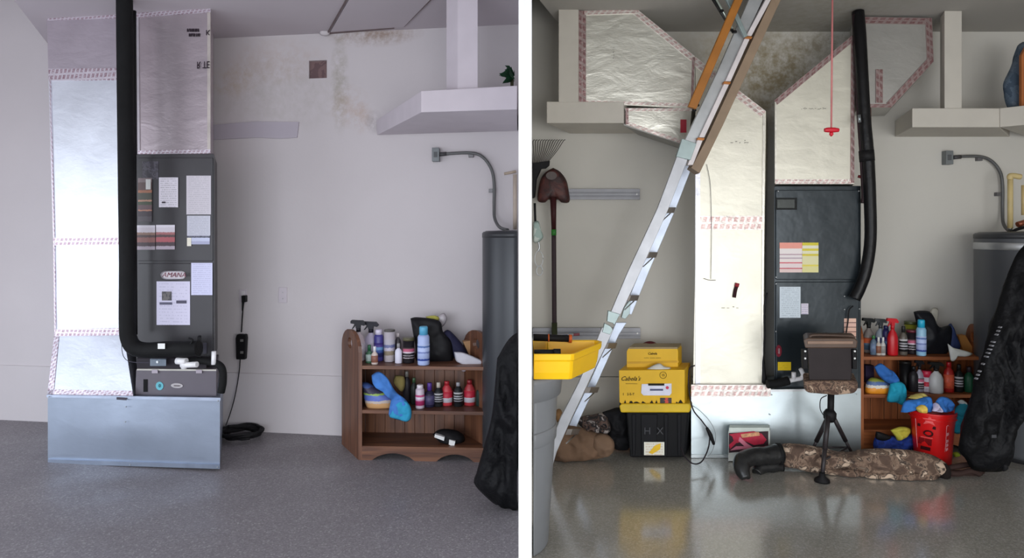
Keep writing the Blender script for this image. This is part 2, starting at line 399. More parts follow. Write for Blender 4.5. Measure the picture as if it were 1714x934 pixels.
bm = new(); box(bm, (3.75, -1, 0), (3.9, 4.5, 3.5)); struct('wall_right', bm, wallR)
bm = new(); box(bm, (-5, -1.1, 2.15), (3.9, -1, 3.5)); struct('wall_front', bm, wallR, 'lintel wall above the open garage doors')
flL = floor_mat('speckled_epoxy_mauve', (114, 109, 112), (140, 135, 138), (160, 155, 157), .5)
flR = floor_mat('speckled_epoxy_grey', (138, 134, 126), (160, 156, 148), (184, 181, 173), .14)
bm = new(); prism(bm, [Vector((-5, -3, -.05)), Vector((0, -3, -.05)), Vector((0, 5.1, -.05)), Vector((-5, 5.1, -.05))], Vector((0, 0, .05))); struct('floor', bm, flL, 'mauve grey speckled epoxy floor')
bm = new(); prism(bm, [Vector((0, -3, -.05)), Vector((4, -3, -.05)), Vector((4, 5.1, -.05)), Vector((0, 5.1, -.05))], Vector((0, 0, .05))); struct('floor', bm, flR, 'glossy grey speckled epoxy floor')
# ceiling hatch panel with dark joints
def CE(px, py, dz=0):
    d = (CZ-H)*F/(HY-py); v = P(px, py, d); v.z += dz; return v
t = thing('ceiling_hatch', 'square panel in the left bay ceiling with dark open joints', 'hatch', CE(640, 40))
obj('panel', prism(new(), [CE(553, 52, -.008), CE(676, 43, -.008), CE(756, -40, -.008), CE(606, -40, -.008)], Vector((0, 0, .0075))), ceilL, t)
for q in ([(547.5, 54), (550, 53), (603, -40), (600, -40)], [(676, 43), (677.6, 42), (760, -40), (757.5, -40)], [(549, 55.2), (660, 46), (660, 44.4), (552, 53)]):
    obj('joint', prism(new(), [CE(x, y, -.009) for x, y in q], Vector((0, 0, .008))), M((112, 96, 96), .9), t)
obj('cracked_plaster', puff([(534, 56), (544, 42), (553, 40), (551, 58), (540, 60)], dep('L', 545, .03), .02, .012, 3, 24, 4), wallL, t)
# plaster patch and wall plates, left bay
one('plaster_patch', poly('L', [(355, 209), (430, 203), (500, 204), (497, 230), (470, 232), (430, 230), (355, 234)], .012, .014, True), wall_mat('patch_plaster', (188, 180, 190), []), 'smooth grey lilac plaster patch beside the foil duct', 'patch')
# ------------------------------------------------------------------ built-in shelves
paintL = M((205, 196, 203), .7, 0, 50, .05, .03); paintR = M((196, 190, 180), .7, 0, 50, .05, .03)
t = thing('wall_shelf', 'deep boxed shelf under the ceiling of the left bay, right of the hatch', 'shelf', P(780, 226, 3.9))
bm = new()
fr = [P(705, 152, 3.53), P(868, 143, 3.44), P(868, 183, 3.44), P(705, 188, 3.53)]
bk = [P(630, 201, 4.38), P(868, 190, 4.25), P(868, 219, 4.25), P(631, 226, 4.38)]
fv = [bm.verts.new(v) for v in fr]; bv = [bm.verts.new(v) for v in bk]
bm.faces.new(fv); bm.faces.new(bv[::-1])
for i in range(4): bm.faces.new((fv[i], bv[i], bv[(i+1) % 4], fv[(i+1) % 4]))
obj('shelf_box', clip(bm, 'L'), paintL, t, .004)
bm = new(); b = P(766, 148, 3.56); b2 = P(800, 148, 3.54)
prism(bm, [Vector((b.x, 3.56, CZ)), Vector((b2.x, 3.54, CZ)), Vector((b2.x, 3.54, b.z-.03)), Vector((b.x, 3.56, b.z-.03))], Vector((-.075, .10, 0)))
obj('post', bm, paintL, t, .004)
t = thing('wall_shelf', 'boxed shelf stub hung from a post, left end of the right bay', 'shelf', P(980, 222, 4.2))
obj('shelf_box', rect('R', 915, 170, 1044, 206, .43, .42), paintR, t, .004)
obj('post', rect('R', 935, 12, 968, 171, .435, .12), paintR, t, .003)
t = thing('wall_shelf', 'boxed corner shelf turning along the right wall, hung from a post', 'shelf', P(1600, 228, 4.2))
bm = new()
fr = [S('R', 1527, 181, .43), S('R', 1673, 181, .43), S('R', 1673, 213, .43), S('R', 1527, 213, .43)]
bk = [S('R', 1498, 202, 0), S('R', 1690, 202, 0), S('R', 1690, 229, 0), S('R', 1498, 229, 0)]
fv = [bm.verts.new(v) for v in fr]; bv = [bm.verts.new(v) for v in bk]
bm.faces.new(fv); bm.faces.new(bv[::-1])
for i in range(4): bm.faces.new((fv[i], bv[i], bv[(i+1) % 4], fv[(i+1) % 4]))
obj('shelf_box', bm, paintR, t, .004)
a, c = S('R', 1673, 181, .43), S('R', 1673, 213, .43); e2 = Vector((.42, -.40, 0))
obj('shelf_return', prism(new(), [a, a+e2, c+e2, c], Vector((.5, .42, 0))), paintR, t, .004)
obj('post', rect('R', 1581, 18, 1610, 182, .42, .12), paintR, t, .003)
# ------------------------------------------------------------------ LEFT BAY: plinth
def top_box(pp, off, t, mat, name, parent, **k): return obj(name, poly('L', pp, off, t), mat, parent, **k)
t = thing('duct_plinth', 'blue grey galvanised steel plenum box under the left bay ducts', 'plenum', S('L', 224, 780, .4))
bm = new()   # front skin with a shallow X-crease
nx, nz = 16, 8; g = []
for j in range(nz+1):
    row = []
    for i in range(nx+1):
        u, v = i/nx, j/nz; x = 80+288*u; y = (663+5*u)*(1-v)+(775+9*u)*v
        h = .012*min(u, 1-u, 1)*2*min(v, 1-v)*2
        row.append(bm.verts.new(S('L', x, y, .74+h)))
    g.append(row)
for j in range(nz):
    for i in range(nx): bm.faces.new((g[j][i], g[j][i+1], g[j+1][i+1], g[j+1][i])).smooth = True
obj('front_sheet', bm, zincL, t)
obj('box_body', poly('L', [(80, 663), (368, 668), (368, 784), (80, 775)], .738, .70), zincL, t)
obj('top_flange', poly('L', [(78, 661), (369, 666), (369, 671), (78, 665)], .752, .016), M((190, 200, 220), .35, .6), t)
obj('bottom_flange', poly('L', [(80, 769), (368, 778), (368, 785), (80, 776)], .757, .02), M((150, 160, 178), .35, .7), t)
obj('seam_tape', poly('L', [(195, 665), (212, 666), (212, 670), (195, 669)], .757, .004), M((60, 54, 66), .6), t)
for x, y in ((211, 681), (210, 706), (218, 778), (364, 782), (365, 671), (82, 664)):
    bm = new(); lathe(bm, [(.004, -.002), (.004, .002), (.002, .004)], Vector(), 8, tilt=Matrix.Rotation(math.pi/2, 3, 'X')); bmesh.ops.translate(bm, verts=bm.verts, vec=S('L', x, y, .759)); obj('screw', bm, steel, t)
# left supply duct
t = thing('foil_duct', 'tall silver foil-faced duct with a flared foot, far left', 'duct', S('L', 150, 660, .4))
secs = [[(78, 25), (200, 21), (200, 118), (81, 121)], [(81, 121), (200, 118), (204, 400), (89, 403)], [(89, 403), (204, 400), (207, 560), (91, 562)]]
for i, q in enumerate(secs): obj('duct_section', poly('L', q, .545, .52), foilLd if i == 0 else foilL, t, label='top section tinted darker for the ceiling it reflects' if i == 0 else None)
bm = new()
fr = [S('L', 91, 562, .545), S('L', 207, 560, .545), S('L', 223, 663, .728), S('L', 80, 660, .728)]
fv = [bm.verts.new(v) for v in fr]; bv = [bm.verts.new(v+VEC['L']*.45) for v in fr]
bm.faces.new(fv); bm.faces.new(bv[::-1])
for i in range(4): bm.faces.new((fv[i], bv[i], bv[(i+1) % 4], fv[(i+1) % 4]))
obj('flared_foot', bm, foilL, t, label='foot section flaring forward')
for (p0, p1, wd) in (((79, 25), (200, 21), 9), ((81, 115), (200, 114), 20), ((89, 398), (204, 397), 13), ((91, 551), (207, 549), 12), ((82, 126), (89, 400), 2), ((89, 404), (91, 558), 2)):
    if p0[0] != p1[0] and abs(p0[1]-p1[1]) > 50: p0, p1 = p1, p0
    tape('L', p0, p1, wd, .545, tapeL, t)
def tape3(a, b, c, d_, mat, parent):
    bm = new(); n = (b-a).cross(d_-a).normalized()
    if n.y > 0: n = -n
    pts = [v+n*.003 for v in (a, b, c, d_)]; prism(bm, pts, -n*.0025)
    uvl = bm.loops.layers.uv.new('UVMap'); ax = (b-a).normalized(); ay = (d_-a)
    for f in bm.faces:
        for lp in f.loops:
            r = lp.vert.co-pts[0]; lp[uvl].uv = (r.dot(ax), r.dot(ay)/ay.length_squared)
    return obj('foil_tape', bm, mat, parent)
tape3(fr[0].lerp(fr[1], 0), fr[3].copy(), fr[3].lerp(fr[2], .07), fr[0].lerp(fr[1], .07), tapeL, t)
tape3(fr[3].lerp(fr[0], .08), fr[2].lerp(fr[1], .08), fr[2], fr[3], tapeL, t)
# return duct above the left air handler
t = thing('foil_duct', 'short silver foil duct between the ceiling and the dark air handler, left bay', 'duct', S('L', 290, 258, .35))
obj('duct_section', poly('L', [(229, 22), (352, 15), (352, 258), (231, 260)], .56, .50), foil_mat('foil_rosy', (196, 184, 190), .42, .16, .75), t)
tape('L', (224, 22), (352, 13), 7, .56, tapeL, t); tape('L', (231, 252), (352, 250), 7, .56, tapeL, t)
tape('L', (352, 15), (352, 258), 5, .56, M((205, 196, 190), .4, .5), t, 'corner_tape')
tape('L', (234, 258), (232, 24), 4, .56, M((196, 190, 196), .4, .5), t, 'corner_tape', -1)
ink = M((46, 34, 44), .7)
letters('R TE', 'L', 340, 108, 12, .565, ink, t, 'printed_letters', True, 0, .72)
letters('K', 'L', 348, 54, 9, .565, ink, t, 'printed_letters', True)
rnd = random.Random(2)
for i in range(2):
    bm = new(); x = 313+3*i
    while x < 334: poly('L', [(x, 48+i*8), (x+1.5, 48+i*8-.3), (x+1.2+rnd.uniform(-1, 1), 53+i*8), (x-.3, 53+i*8)], .5655, .002, True, bm); x += rnd.uniform(2, 3.2)
    obj('printed_strokes', bm, ink, t)
# line set
t = thing('refrigerant_line', 'thick black insulated pipe running down beside the left ducts and bending right', 'pipe', S('L', 212, 600, .78))
pts = [S('L', x, y, o_) for x, y, o_ in ((208, -20, .785), (209, 60, .785), (210, 180, .785), (212, 320, .785), (213, 440, .785), (213, 540, .785), (216, 568, .785), (226, 582, .78), (246, 586, .77), (280, 584, .765), (315, 584, .765), (333, 583, .76))]
obj('insulation', tube(new(), pts, [.044, .045, .044, .045, .043, .044, .045, .046, .045, .046, .046, .044], 14), rubber, t)
obj('thin_pipe', tube(new(), [S('L', x, y, .68) for x, y in ((224, 18), (224, 200), (225, 400), (226, 560))], .014, 8), black, t)
obj('bright_tape', tube(new(), [S('L', x, y, .72) for x, y in ((219, 200), (220, 300), (219.5, 420), (221, 500), (223, 566))], .006, 6), M((190, 186, 186), .4, .4), t)
obj('white_tag', rect('L', 264, 575, 276, 584, .818, .004), white, t, label='small pale tag')
obj('cable_tie', tube(new(), [S('L', x, y, .79) for x, y in ((316, 566), (322, 569), (319, 576))], .006, 6), black, t)
obj('end_cap', rect('L', 330, 564, 336, 598, .74, .06), black, t, .004)
# ------------------------------------------------------------------ left air handler
t = thing('air_handler', 'dark grey air handler covered with papers in the left bay', 'air handler', S('L', 293, 610, .4))
obj('cabinet_body', poly('L', [(228, 258), (358, 257), (359, 610), (228, 610)], .60, .55), darkgrey, t, .004)
up = obj('access_panel', rect('L', 231, 264, 356, 437, .608, .01), darkgrey, t, .003)
lo = obj('access_panel', rect('L', 231, 441, 356, 606, .608, .01), darkgrey, t, .003)
def paper(side, x0, y0, x1, y1, off, mat, parent, label, name='label_sheet', th=.0015):
    return obj(name, rect(side, x0, y0, x1, y1, off+th, th, True), mat, parent, label=label)
pw = print_mat((222, 216, 226)); pw2 = print_mat((205, 205, 218), (120, 120, 140), 24, .4, .5)
paper('L', 238, 270, 265, 300, .609, blotch_mat('diagram_grey', [(66, 62, 70), (88, 84, 94), (72, 68, 76), (120, 116, 128)], 30, .5), up, 'grey diagram sheet')
paper('L', 231, 298, 254, 371, .612, stripe_mat('printed_label_stripes', [(0, (96, 90, 96)), (.12, (80, 72, 78)), (.24, (196, 140, 118)), (.27, (118, 96, 100)), (.38, (84, 92, 76)), (.46, (196, 150, 130)), (.5, (92, 92, 84)), (.66, (176, 120, 96)), (.72, (110, 90, 88)), (.9, (140, 124, 126))], .05), up, 'tall label with orange and green bands')
paper('L', 244, 300, 252, 317, .615, white, up, 'small white tag')
paper('L', 266, 297, 298, 347, .612, pw, up, 'white sheet of small print')
letters('lllllll', 'L', 274, 339, 3, .616, ink, up, 'printed_mark')
paper('L', 312, 294, 353, 359, .609, print_mat((206, 200, 208), (150, 146, 156), 20, .4, .45), up, 'large pale sheet')
paper('L', 313, 361, 352, 394, .609, print_mat((198, 198, 210), (140, 140, 155), 12, .4, .45), up, 'pale sheet below the large one')
paper('L', 313, 394, 351, 409, .609, stripe_mat('strip_label', [(0, (170, 172, 200)), (.35, (196, 200, 225)), (.75, (70, 70, 84)), (.9, (160, 160, 178))], .2, 20), up, 'strip with a dark bar')
paper('L', 313, 398, 320, 412, .612, M((232, 226, 210), .5), up, 'folded cream tab')
for i, x in enumerate((228, 261)):
    st = [(0, (176, 164, 176)), (.14, (84, 70, 76)), (.3, (150, 104, 100) if i == 0 else (176, 98, 104)), (.5, (96, 78, 80)), (.6, (150, 120, 108) if i == 0 else (168, 110, 112)), (.7, (214, 206, 216)), (.9, (226, 220, 230))]
    paper('L', x, 377-i*.5, x+31.5, 418+(-i*.5), .611, stripe_mat('banded_label', st, .08), up, 'leaflet with dark and pink photo bands')
obj('fan_badge', puff([(268, 460), (273, 454), (292, 453), (311, 454), (315, 460), (311, 467), (292, 468), (273, 467)], dep('L', 292, .614), .008, 0, 1, 32, 3), M((222, 216, 222), .3, .1), lo, label='silver oval badge')
letters('AMANA', 'L', 291, 460.5, 8, .625, M((130, 70, 86), .5), lo, 'badge_lettering', False, .3, 1.1)
sh = paper('L', 262, 471, 318, 544, .609, print_mat((218, 214, 236), (160, 156, 185), 14, .3, .5), lo, 'white instruction sheet with pictures')
paper('L', 271, 488, 287, 503, .612, blotch_mat('picture_grey', [(90, 88, 92), (120, 116, 116), (100, 96, 104)], 30), sh, None, 'picture')
paper('L', 267, 506, 288, 510, .612, M((100, 98, 120)), sh, None, 'picture'); paper('L', 295, 503, 312, 508, .612, M((84, 80, 100)), sh, None, 'picture')
paper('L', 320, 440, 355.5, 494, .612, print_mat((212, 212, 240), (150, 150, 185), 16, .4, .42), lo, 'bluish white sheet at the panel edge')
obj('side_plate', rect('L', 340, 574, 346, 592, .612, .003), M((86, 84, 96), .4, .3), lo)
ahL = t
# filter box
t2 = thing('filter_box', 'wide dark grey filter cabinet below the left air handler', 'filter cabinet', S('L', 293, 664, .4))
obj('cabinet_body', poly('L', [(228, 619), (362, 620), (362, 664), (226, 662)], .69, .5), M((98, 92, 100), .45, .15, 60, .05, .05), t2, .003)
obj('top_edge', poly('L', [(229, 617.5), (362, 618.5), (362, 621), (229, 620)], .694, .02), M((190, 186, 178), .4, .4), t2)
for x in (259, 333): obj('latch', rect('L', x-5, 619, x+5, 625, .70, .008), M((170, 160, 170), .4, .4), t2, .001)
obj('handle_slot', rect('L', 240, 635, 247, 656, .6925, .004), M((18, 17, 20), .8), t2)
def disc(side, px, py, rx, rz, off, th, mat, parent, name, label=None, n=24):
    c = S(side, px, py, off); s = c.y/F
    pts = [c+Vector((math.cos(a)*rx*s*math.cos(YAW[side]), math.cos(a)*rx*s*math.sin(YAW[side]), -math.sin(a)*rz*s)) for a in [2*math.pi*i/n for i in range(n)]]
    return obj(name, prism(new(), pts, Vector((0, th, 0))), mat, parent, label=label)
q = disc('L', 267, 646, 7, 7, .693, .002, M((96, 172, 186), .5), t2, 'round_sticker', 'round turquoise sticker')
letters('0', 'L', 267, 646, 6, .693, M((40, 90, 105)), q, 'sticker_mark')
q = disc('L', 296, 645.5, 11, 4, .694, .004, M((188, 182, 184), .35, .3), t2, 'oval_badge', 'silver oval badge'); letters('ooooo', 'L', 296, 645.5, 3, .696, M((90, 80, 84)), q, 'badge_lettering')
# dark gap + drain
t = thing('drain_assembly', 'white plastic drain fittings and black hose at the air handler foot', 'drain pipe', S('L', 320, 612, .7))
obj('hose', tube(new(), [S('L', x, y, .72) for x, y in ((318, 604), (340, 604), (356, 607), (368, 612), (373, 622), (373, 640), (370, 657))], [.02, .021, .021, .022, .021, .022, .021], 12), rubber, t)
obj('pvc_pipe', tube(new(), [S('L', 304, 611, .76), S('L', 330, 610, .76)], .017, 10), pvc, t)
obj('pvc_tee', tube(new(), [S('L', 296, 604, .76), S('L', 312, 605, .76)], .02, 10), pvc, t)
obj('pvc_cap', tube(new(), [S('L', 308, 600, .76), S('L', 308, 617, .76)], .016, 10), pvc, t)
obj('pvc_stub', tube(new(), [S('L', 358, 588, .74), S('L', 357.5, 610, .74)], .013, 10), pvc, t)
obj('gap_shade_block', rect('L', 229, 600, 345, 617, .67, .4), M((50, 46, 52), .7), ahL)  # dark block standing in for the shade in the gap
obj('float_switch', rect('L', 251, 601, 278, 613, .72, .03), M((112, 122, 134), .35, .3), t, .003)
obj('switch_lamp', disc('L', 263, 606, 2, 2, .724, .004, M((235, 240, 245)), None, 'switch_lamp').data and new(), M((235, 240, 245)), t) if False else disc('L', 263, 606, 2, 2, .724, .004, M((235, 240, 245)), t, 'switch_lamp')
obj('thin_wire', tube(new(), [S('L', x, y, .80) for x, y in ((204.5, 560), (204, 585), (209, 600), (222, 606), (250, 607))], .002, 6), M((60, 56, 70)), t)
# ------------------------------------------------------------------ left bay: outlets, charger
def plate(side, x0, y0, x1, y1, label, name='outlet', outlet=True):
    t = thing(name, label, 'wall plate', S(side, (x0+x1)/2, y1, .01))
    obj('plate', rect(side, x0, y0, x1, y1, .008, .008, True), paintL, t, .002)
    cx = (x0+x1)/2; h = y1-y0
    if outlet:
        for k_ in (.28, .72): obj('socket', rect(side, cx-2.6, y0+h*k_-3.6, cx+2.6, y0+h*k_+3.6, .011, .003, True), M((220, 214, 218)), t, .001)
    else: obj('screw', rect(side, cx-.6, y0+h*.3, cx+.6, y0+h*.3+1.5, .011, .003, True), steel, t); obj('screw', rect(side, cx-.6, y0+h*.7, cx+.6, y0+h*.7+1.5, .011, .003, True), steel, t)
plate('L', 400, 484, 413, 508, 'white double socket above the black charger')
plate('L', 466, 481, 480, 507, 'blank white wall plate right of the socket', 'blank_plate', False)
t = thing('charger', 'black plug-in charger hanging on its cord beside the left air handler', 'charger', S('L', 403, 604, .03))
obj('plug', rect('L', 404, 495, 411, 506, .045, .033, True), black, t, .003)
obj('cord', tube(new(), [S('L', x, y, .03) for x, y in ((407.5, 505), (406, 525), (404, 556))], .0045, 8), black, t)
obj('strain_relief', tube(new(), [S('L', 407, 505, .03), S('L', 406, 520, .03)], [.009, .005], 8), black, t)
obj('control_box', poly('L', [(396, 560), (411, 560), (412, 566), (410, 602), (395, 602), (394, 566)], .05, .035, True), black, t, .005)
for y in (568, 588): obj('button', rect('L', 402, y, 407, y+4, .053, .004, True), M((120, 118, 116), .4), t)
obj('cord', tube(new(), [S('L', x, y, o_) for x, y, o_ in ((402, 602, .03), (400, 625, .03), (394, 660, .04), (386, 690, .06), (378, 712, .12))], .0035, 8), black, t)
bm = new(); cc = P(404, 733, 4.36); cc.z = .02; rnd = random.Random(3)
pts = []
for i in range(5*14+1):
    a = 2*math.pi*i/14+2.6; r_ = .128+.012*math.sin(i*1.7)+.006*(i//14-2)
    pts.append(cc+Vector((math.cos(a)*r_, math.sin(a)*r_*.85, .004+.0075*(i//14)+.006*math.sin(i*.9)**2)))
tube(bm, pts, .0095, 7, 2); one('cable_coil', bm, black, 'coil of black cable lying on the floor by the steel plenum', 'cable coil')
tag(obj('cable_tail', tube(new(), [cc+Vector(v) for v in ((-.09, -.03, .012), (-.01, -.09, .012), (.05, -.12, .012), (.10, -.10, .012))], .009, 8), black), 'short loose loop of black cable beside the coil', 'cable')
# ------------------------------------------------------------------ electrical box, conduit, heater (both bays)
def electric(side, x0, y0, path, clamps, lab):
    t = thing('junction_box', lab, 'junction box', S(side, x0, y0+24, .02))
    obj('box', rect(side, x0, y0, x0+12, y0+23, .05, .05, True), M((120, 124, 126), .5, .3), t, .002)
    obj('cover_mark', rect(side, x0+3, y0+7, x0+9, y0+16, .053, .004, True), M((84, 86, 88)), t, .001)
    obj('connector', tube(new(), [S(side, x0+11, y0+11.5, .03), S(side, x0+24, y0+10.5, .03)], .014, 10), M((64, 62, 64)), t)
    obj('conduit', tube(new(), [S(side, x, y, o_) for x, y, o_ in path], .0105, 10), conduitm, t)
    for x, y in clamps: obj('clamp', rect(side, x-4, y-3, x+4, y+3, .03, .03, True), M((110, 108, 110), .4, .4), t, .001)
electric('L', 723, 247, [(746, 257.5, .03), (788, 256, .03), (808, 263, .03), (822, 282, .03), (827, 305, .03), (827, 345, .03), (828, 365, .06), (836, 380, .15), (850, 385, .25)], [(788, 260), (822, 319)], 'grey junction box with bent conduit reaching the left water heater')
electric('R', 1584, 252, [(1606, 262, .03), (1640, 262, .03), (1660, 270, .03), (1674, 288, .03), (1678, 312, .03), (1678, 350, .03), (1679, 372, .06), (1686, 384, .15), (1696, 388, .22)], [(1641, 266), (1673, 325)], 'grey junction box with bent conduit reaching the right water heater')
def heater(side, pxc, d, r, ytop, label, clipit):
    c = P(pxc, ytop, d); zt = c.z; base = Vector((c.x, d, 0))
    t = thing('water_heater', label, 'water heater', base); cl = (lambda b: clip(b, side)) if clipit else (lambda b: b)
    m = M((62, 64, 68) if side == 'L' else (88, 90, 94), .4, .2, 40, .03, .03)
    obj('tank', cl(lathe(new(), [(r*.98, .03), (r, .05), (r, zt-.02), (r*.98, zt)], base, 48)), m, t)
    obj('top_lid', cl(lathe(new(), [(r*1.01, zt-.035), (r*1.01, zt-.008), (r*.9, zt+.006), (r*.2, zt+.01)], base, 48)), M((60, 61, 64), .4, .2), t)
    obj('base_ring', cl(lathe(new(), [(r*.9, .0), (r*.9, .035)], base, 40)), M((40, 40, 42)), t)
    return t
th = heater('L', 868, 3.97, .222, 388, 'dark grey water heater against the partition in the left bay', True)
th = heater('R', 1727, 4.05, .30, 390, 'grey water heater at the far right behind the black cover', False)
obj('silver_band', lathe(new(), [(.303, 1.28), (.305, 1.283), (.305, 1.322), (.303, 1.325)], th.location.copy(), 40), M((190, 192, 194), .3, .7), th)
t = thing('water_pipe', 'cream plastic water pipe rising from the right water heater', 'pipe', S('R', 1690, 380, .2))
obj('riser', tube(new(), [S('R', 1691, 382, .22), S('R', 1691, 298, .22)], .016, 10), M((206, 184, 130), .5), t)
obj('elbow', tube(new(), [S('R', 1691, 300, .22), S('R', 1692, 294, .22), S('R', 1708, 296, .22)], .018, 10), M((206, 184, 130), .5), t)
obj('brass_fitting', tube(new(), [S('R', 1691, 377, .22), S('R', 1691, 388, .22)], .013, 8), M((150, 148, 140), .3, .8), t)
t = thing('water_pipe', 'cream plastic pipe at the right frame edge above the right heater', 'pipe', S('R', 1713, 380, .2))
obj('riser', tube(new(), [S('R', 1713, 360, .2), S('R', 1713, 310, .2)], .012, 10), M((196, 172, 120), .5), t)
obj('valve', tube(new(), [S('R', 1703, 376, .24), S('R', 1716, 372, .24)], .018, 10), M((150, 84, 60), .4, .5), t)
obj('black_lead', tube(new(), [S('R', x, y, .3) for x, y in ((1692, 389), (1702, 384), (1716, 380))], .01, 8), black, t)
t = thing('water_pipe', 'pale cream pipe with a short arm above the left water heater', 'pipe', S('L', 858, 380, .1))
obj('riser', tube(new(), [S('L', 862, 384, .08), S('L', 862, 292, .08)], .013, 8), M((190, 174, 160), .6), t)
obj('arm', tube(new(), [S('L', 844, 291, .08), S('L', 864, 287, .08)], .009, 8), M((176, 158, 140), .6), t)
# plant on the left bay shelf
t = thing('houseplant', 'dark green leafy plant on the left bay shelf at the partition', 'plant', P(856, 144, 3.75))
bm = new(); rnd = random.Random(5)
for i in range(40):
    a = rnd.uniform(0, math.pi*2); c = P(858+rnd.uniform(-4, 4), 132-rnd.uniform(-4, 10), 3.72+rnd.uniform(-.05, .05))
    tip = c+Vector((-abs(math.cos(a))*.085*rnd.uniform(.4, 1), math.sin(a)*.05, rnd.uniform(-.02, .05))); mid = c.lerp(tip, .5)+Vector((0, 0, .012)); wd = Vector((0, .016, .018))
    vs = [bm.verts.new(v) for v in (c, mid+wd, tip, mid-wd)]; bm.faces.new(vs)
bmx = clip(bm, 'L'); o = obj('foliage', bmx, M((24, 62, 38), .6, 0, 40, .2, .4), t); o['kind'] = 'stuff'
obj('stem', tube(new(), [P(857, 146, 3.72), P(857, 130, 3.72)], .01, 6), M((60, 60, 40)), t)
# ------------------------------------------------------------------ bottles and cans
def bottle(kind, px, d, z, hpx, wpx, body, cap, label_col=None, lab='', cat='bottle', capf=.16, lb=(.15, .7), group=None, tilt=0., rough=.4, trans=0):
    s = d/F; h = hpx*s; r = wpx*s/2; base = Vector(((px-VX)*s, d, z)); I = Vector()
    nm = {'spray': 'spray_bottle', 'aerosol': 'aerosol_can', 'bottle': 'bottle', 'jar': 'jar', 'jug': 'bottle'}[kind]
    group = group or ('bottles and cans on the %s shelf of the %s bookcase' % ('top' if z > .5 else 'middle', 'left' if px < 870 else 'right'))
    t = thing(nm, lab, cat, base, group); t.rotation_euler = (0, tilt, 0)
    mb, mc = M(body, rough, 0, 40, .03, .06, 9., .004, 0, trans), M(cap, .4, 0, 40, .03, .05)
    def add(n, bm, m):
        me = bpy.data.meshes.new(n); bmesh.ops.recalc_face_normals(bm, faces=bm.faces); bm.to_mesh(me); bm.free(); me.materials.append(m)
        o = bpy.data.objects.new(n, me); C.objects.link(o); o.parent = t; return o
    if kind == 'aerosol':
        hb = h*(1-capf)
        add('body', lathe(new(), [(r*.92, 0), (r, h*.02), (r, hb*.92), (r*.8, hb), (r*.6, hb)], I, 20), mb)
        add('cap', lathe(new(), [(r*.72, hb), (r*.72, h*.97), (r*.6, h)], I, 18), mc); l0, l1 = hb*lb[0], hb*lb[1]
    elif kind == 'jar':
        hb = h*(1-capf)
        add('body', lathe(new(), [(r*.95, 0), (r, h*.03), (r, hb), (r*.9, hb)], I, 20), mb)
        add('lid', lathe(new(), [(r*1.02, hb), (r*1.02, h*.99), (r*.95, h)], I, 20), mc); l0, l1 = hb*lb[0], hb*lb[1]
    elif kind == 'spray':
        hb = h*.74
        add('body', lathe(new(), [(r*.9, 0), (r, h*.03), (r, hb*.62), (r*.75, hb*.8), (r*.32, hb*.93), (r*.3, hb)], I, 18, 1, .8), mb)
        bm = new(); lathe(bm, [(r*.36, hb*.96), (r*.36, hb*1.07), (r*.25, hb*1.1)], I, 12)
        prism(bm, [Vector((x*r, -r*.3, zz*h)) for x, zz in ((-1.15, .97), (-1.0, 1.0), (.7, .985), (1.1, .90), (.9, .86), (.35, .88), (.3, .80), (-.35, .80), (-.4, .90), (-1.15, .92))], Vector((0, r*.6, 0)))
        add('trigger_head', bm, mc)
        bm = new(); prism(bm, [Vector((x*r, -r*.12, zz*h)) for x, zz in ((-.55, .92), (-.7, .86), (-1.0, .78), (-.85, .78), (-.5, .84), (-.3, .91))], Vector((0, r*.24, 0))); add('trigger', bm, mc)
        l0, l1 = hb*.12, hb*.6
    else:
        hb = h*(1-capf)
        pr = [(r*.93, 0), (r, h*.02), (r, hb*.72), (r*.85, hb*.84), (r*.42, hb*.95), (r*.38, hb)] if kind == 'bottle' else [(r*.95, 0), (r, h*.02), (r, hb*.6), (r*.9, hb*.78), (r*.5, hb*.95), (r*.45, hb)]
        add('body', lathe(new(), pr, I, 18, 1, .85), mb)
        add('cap', lathe(new(), [(r*.46, hb*.98), (r*.46, h*.98), (r*.38, h)], I, 14), mc); l0, l1 = hb*lb[0], hb*min(lb[1], .7)
    if label_col:
        lm = label_col if not isinstance(label_col, tuple) else M(label_col, .5, 0, 40, .02, .25, 40.)
        sy = 1 if kind in ('aerosol', 'jar') else (.8 if kind == 'spray' else .85)
        add('label_wrap', lathe(new(), [(r*.9, l0), (r*1.03, l0+.001), (r*1.03, l1-.001), (r*.9, l1)], I, 20, 1, sy), lm)
    return t
blw = stripe_mat('label_blue_white', [(0, (60, 84, 170)), (.12, (176, 190, 232)), (.45, (120, 134, 190)), (.55, (186, 200, 238)), (.8, (90, 120, 180)), (.9, (190, 205, 240))], .12)
pnk = stripe_mat('label_pink_black', [(0, (28, 24, 28)), (.12, (190, 180, 186)), (.2, (30, 26, 30)), (.32, (186, 178, 184)), (.38, (30, 26, 30)), (.55, (214, 196, 206)), (.66, (190, 96, 124)), (.9, (90, 70, 70))], .1)
pur = stripe_mat('label_purple_blue', [(0, (46, 50, 110)), (.3, (66, 96, 170)), (.5, (110, 160, 210)), (.7, (84, 70, 150)), (.85, (60, 44, 120))], .25)
pgold = stripe_mat('label_pale_gold', [(0, (206, 196, 200)), (.25, (150, 136, 116)), (.45, (196, 190, 206)), (.6, (110, 116, 160)), (.75, (190, 186, 196))], .15)
bwt = stripe_mat('label_black_white', [(0, (24, 24, 26)), (.2, (170, 168, 174)), (.28, (24, 24, 26)), (.4, (190, 188, 194)), (.5, (24, 24, 26)), (.6, (160, 158, 164)), (.7, (24, 24, 26)), (.85, (190, 188, 190))], .08, 20)
mgw = stripe_mat('label_magenta', [(0, (168, 44, 96)), (.45, (206, 160, 190)), (.6, (222, 214, 226)), (.8, (196, 80, 130))], .1)
rdw = stripe_mat('label_red_white', [(0, (214, 206, 216)), (.42, (190, 34, 60)), (.95, (206, 64, 70))], .12)
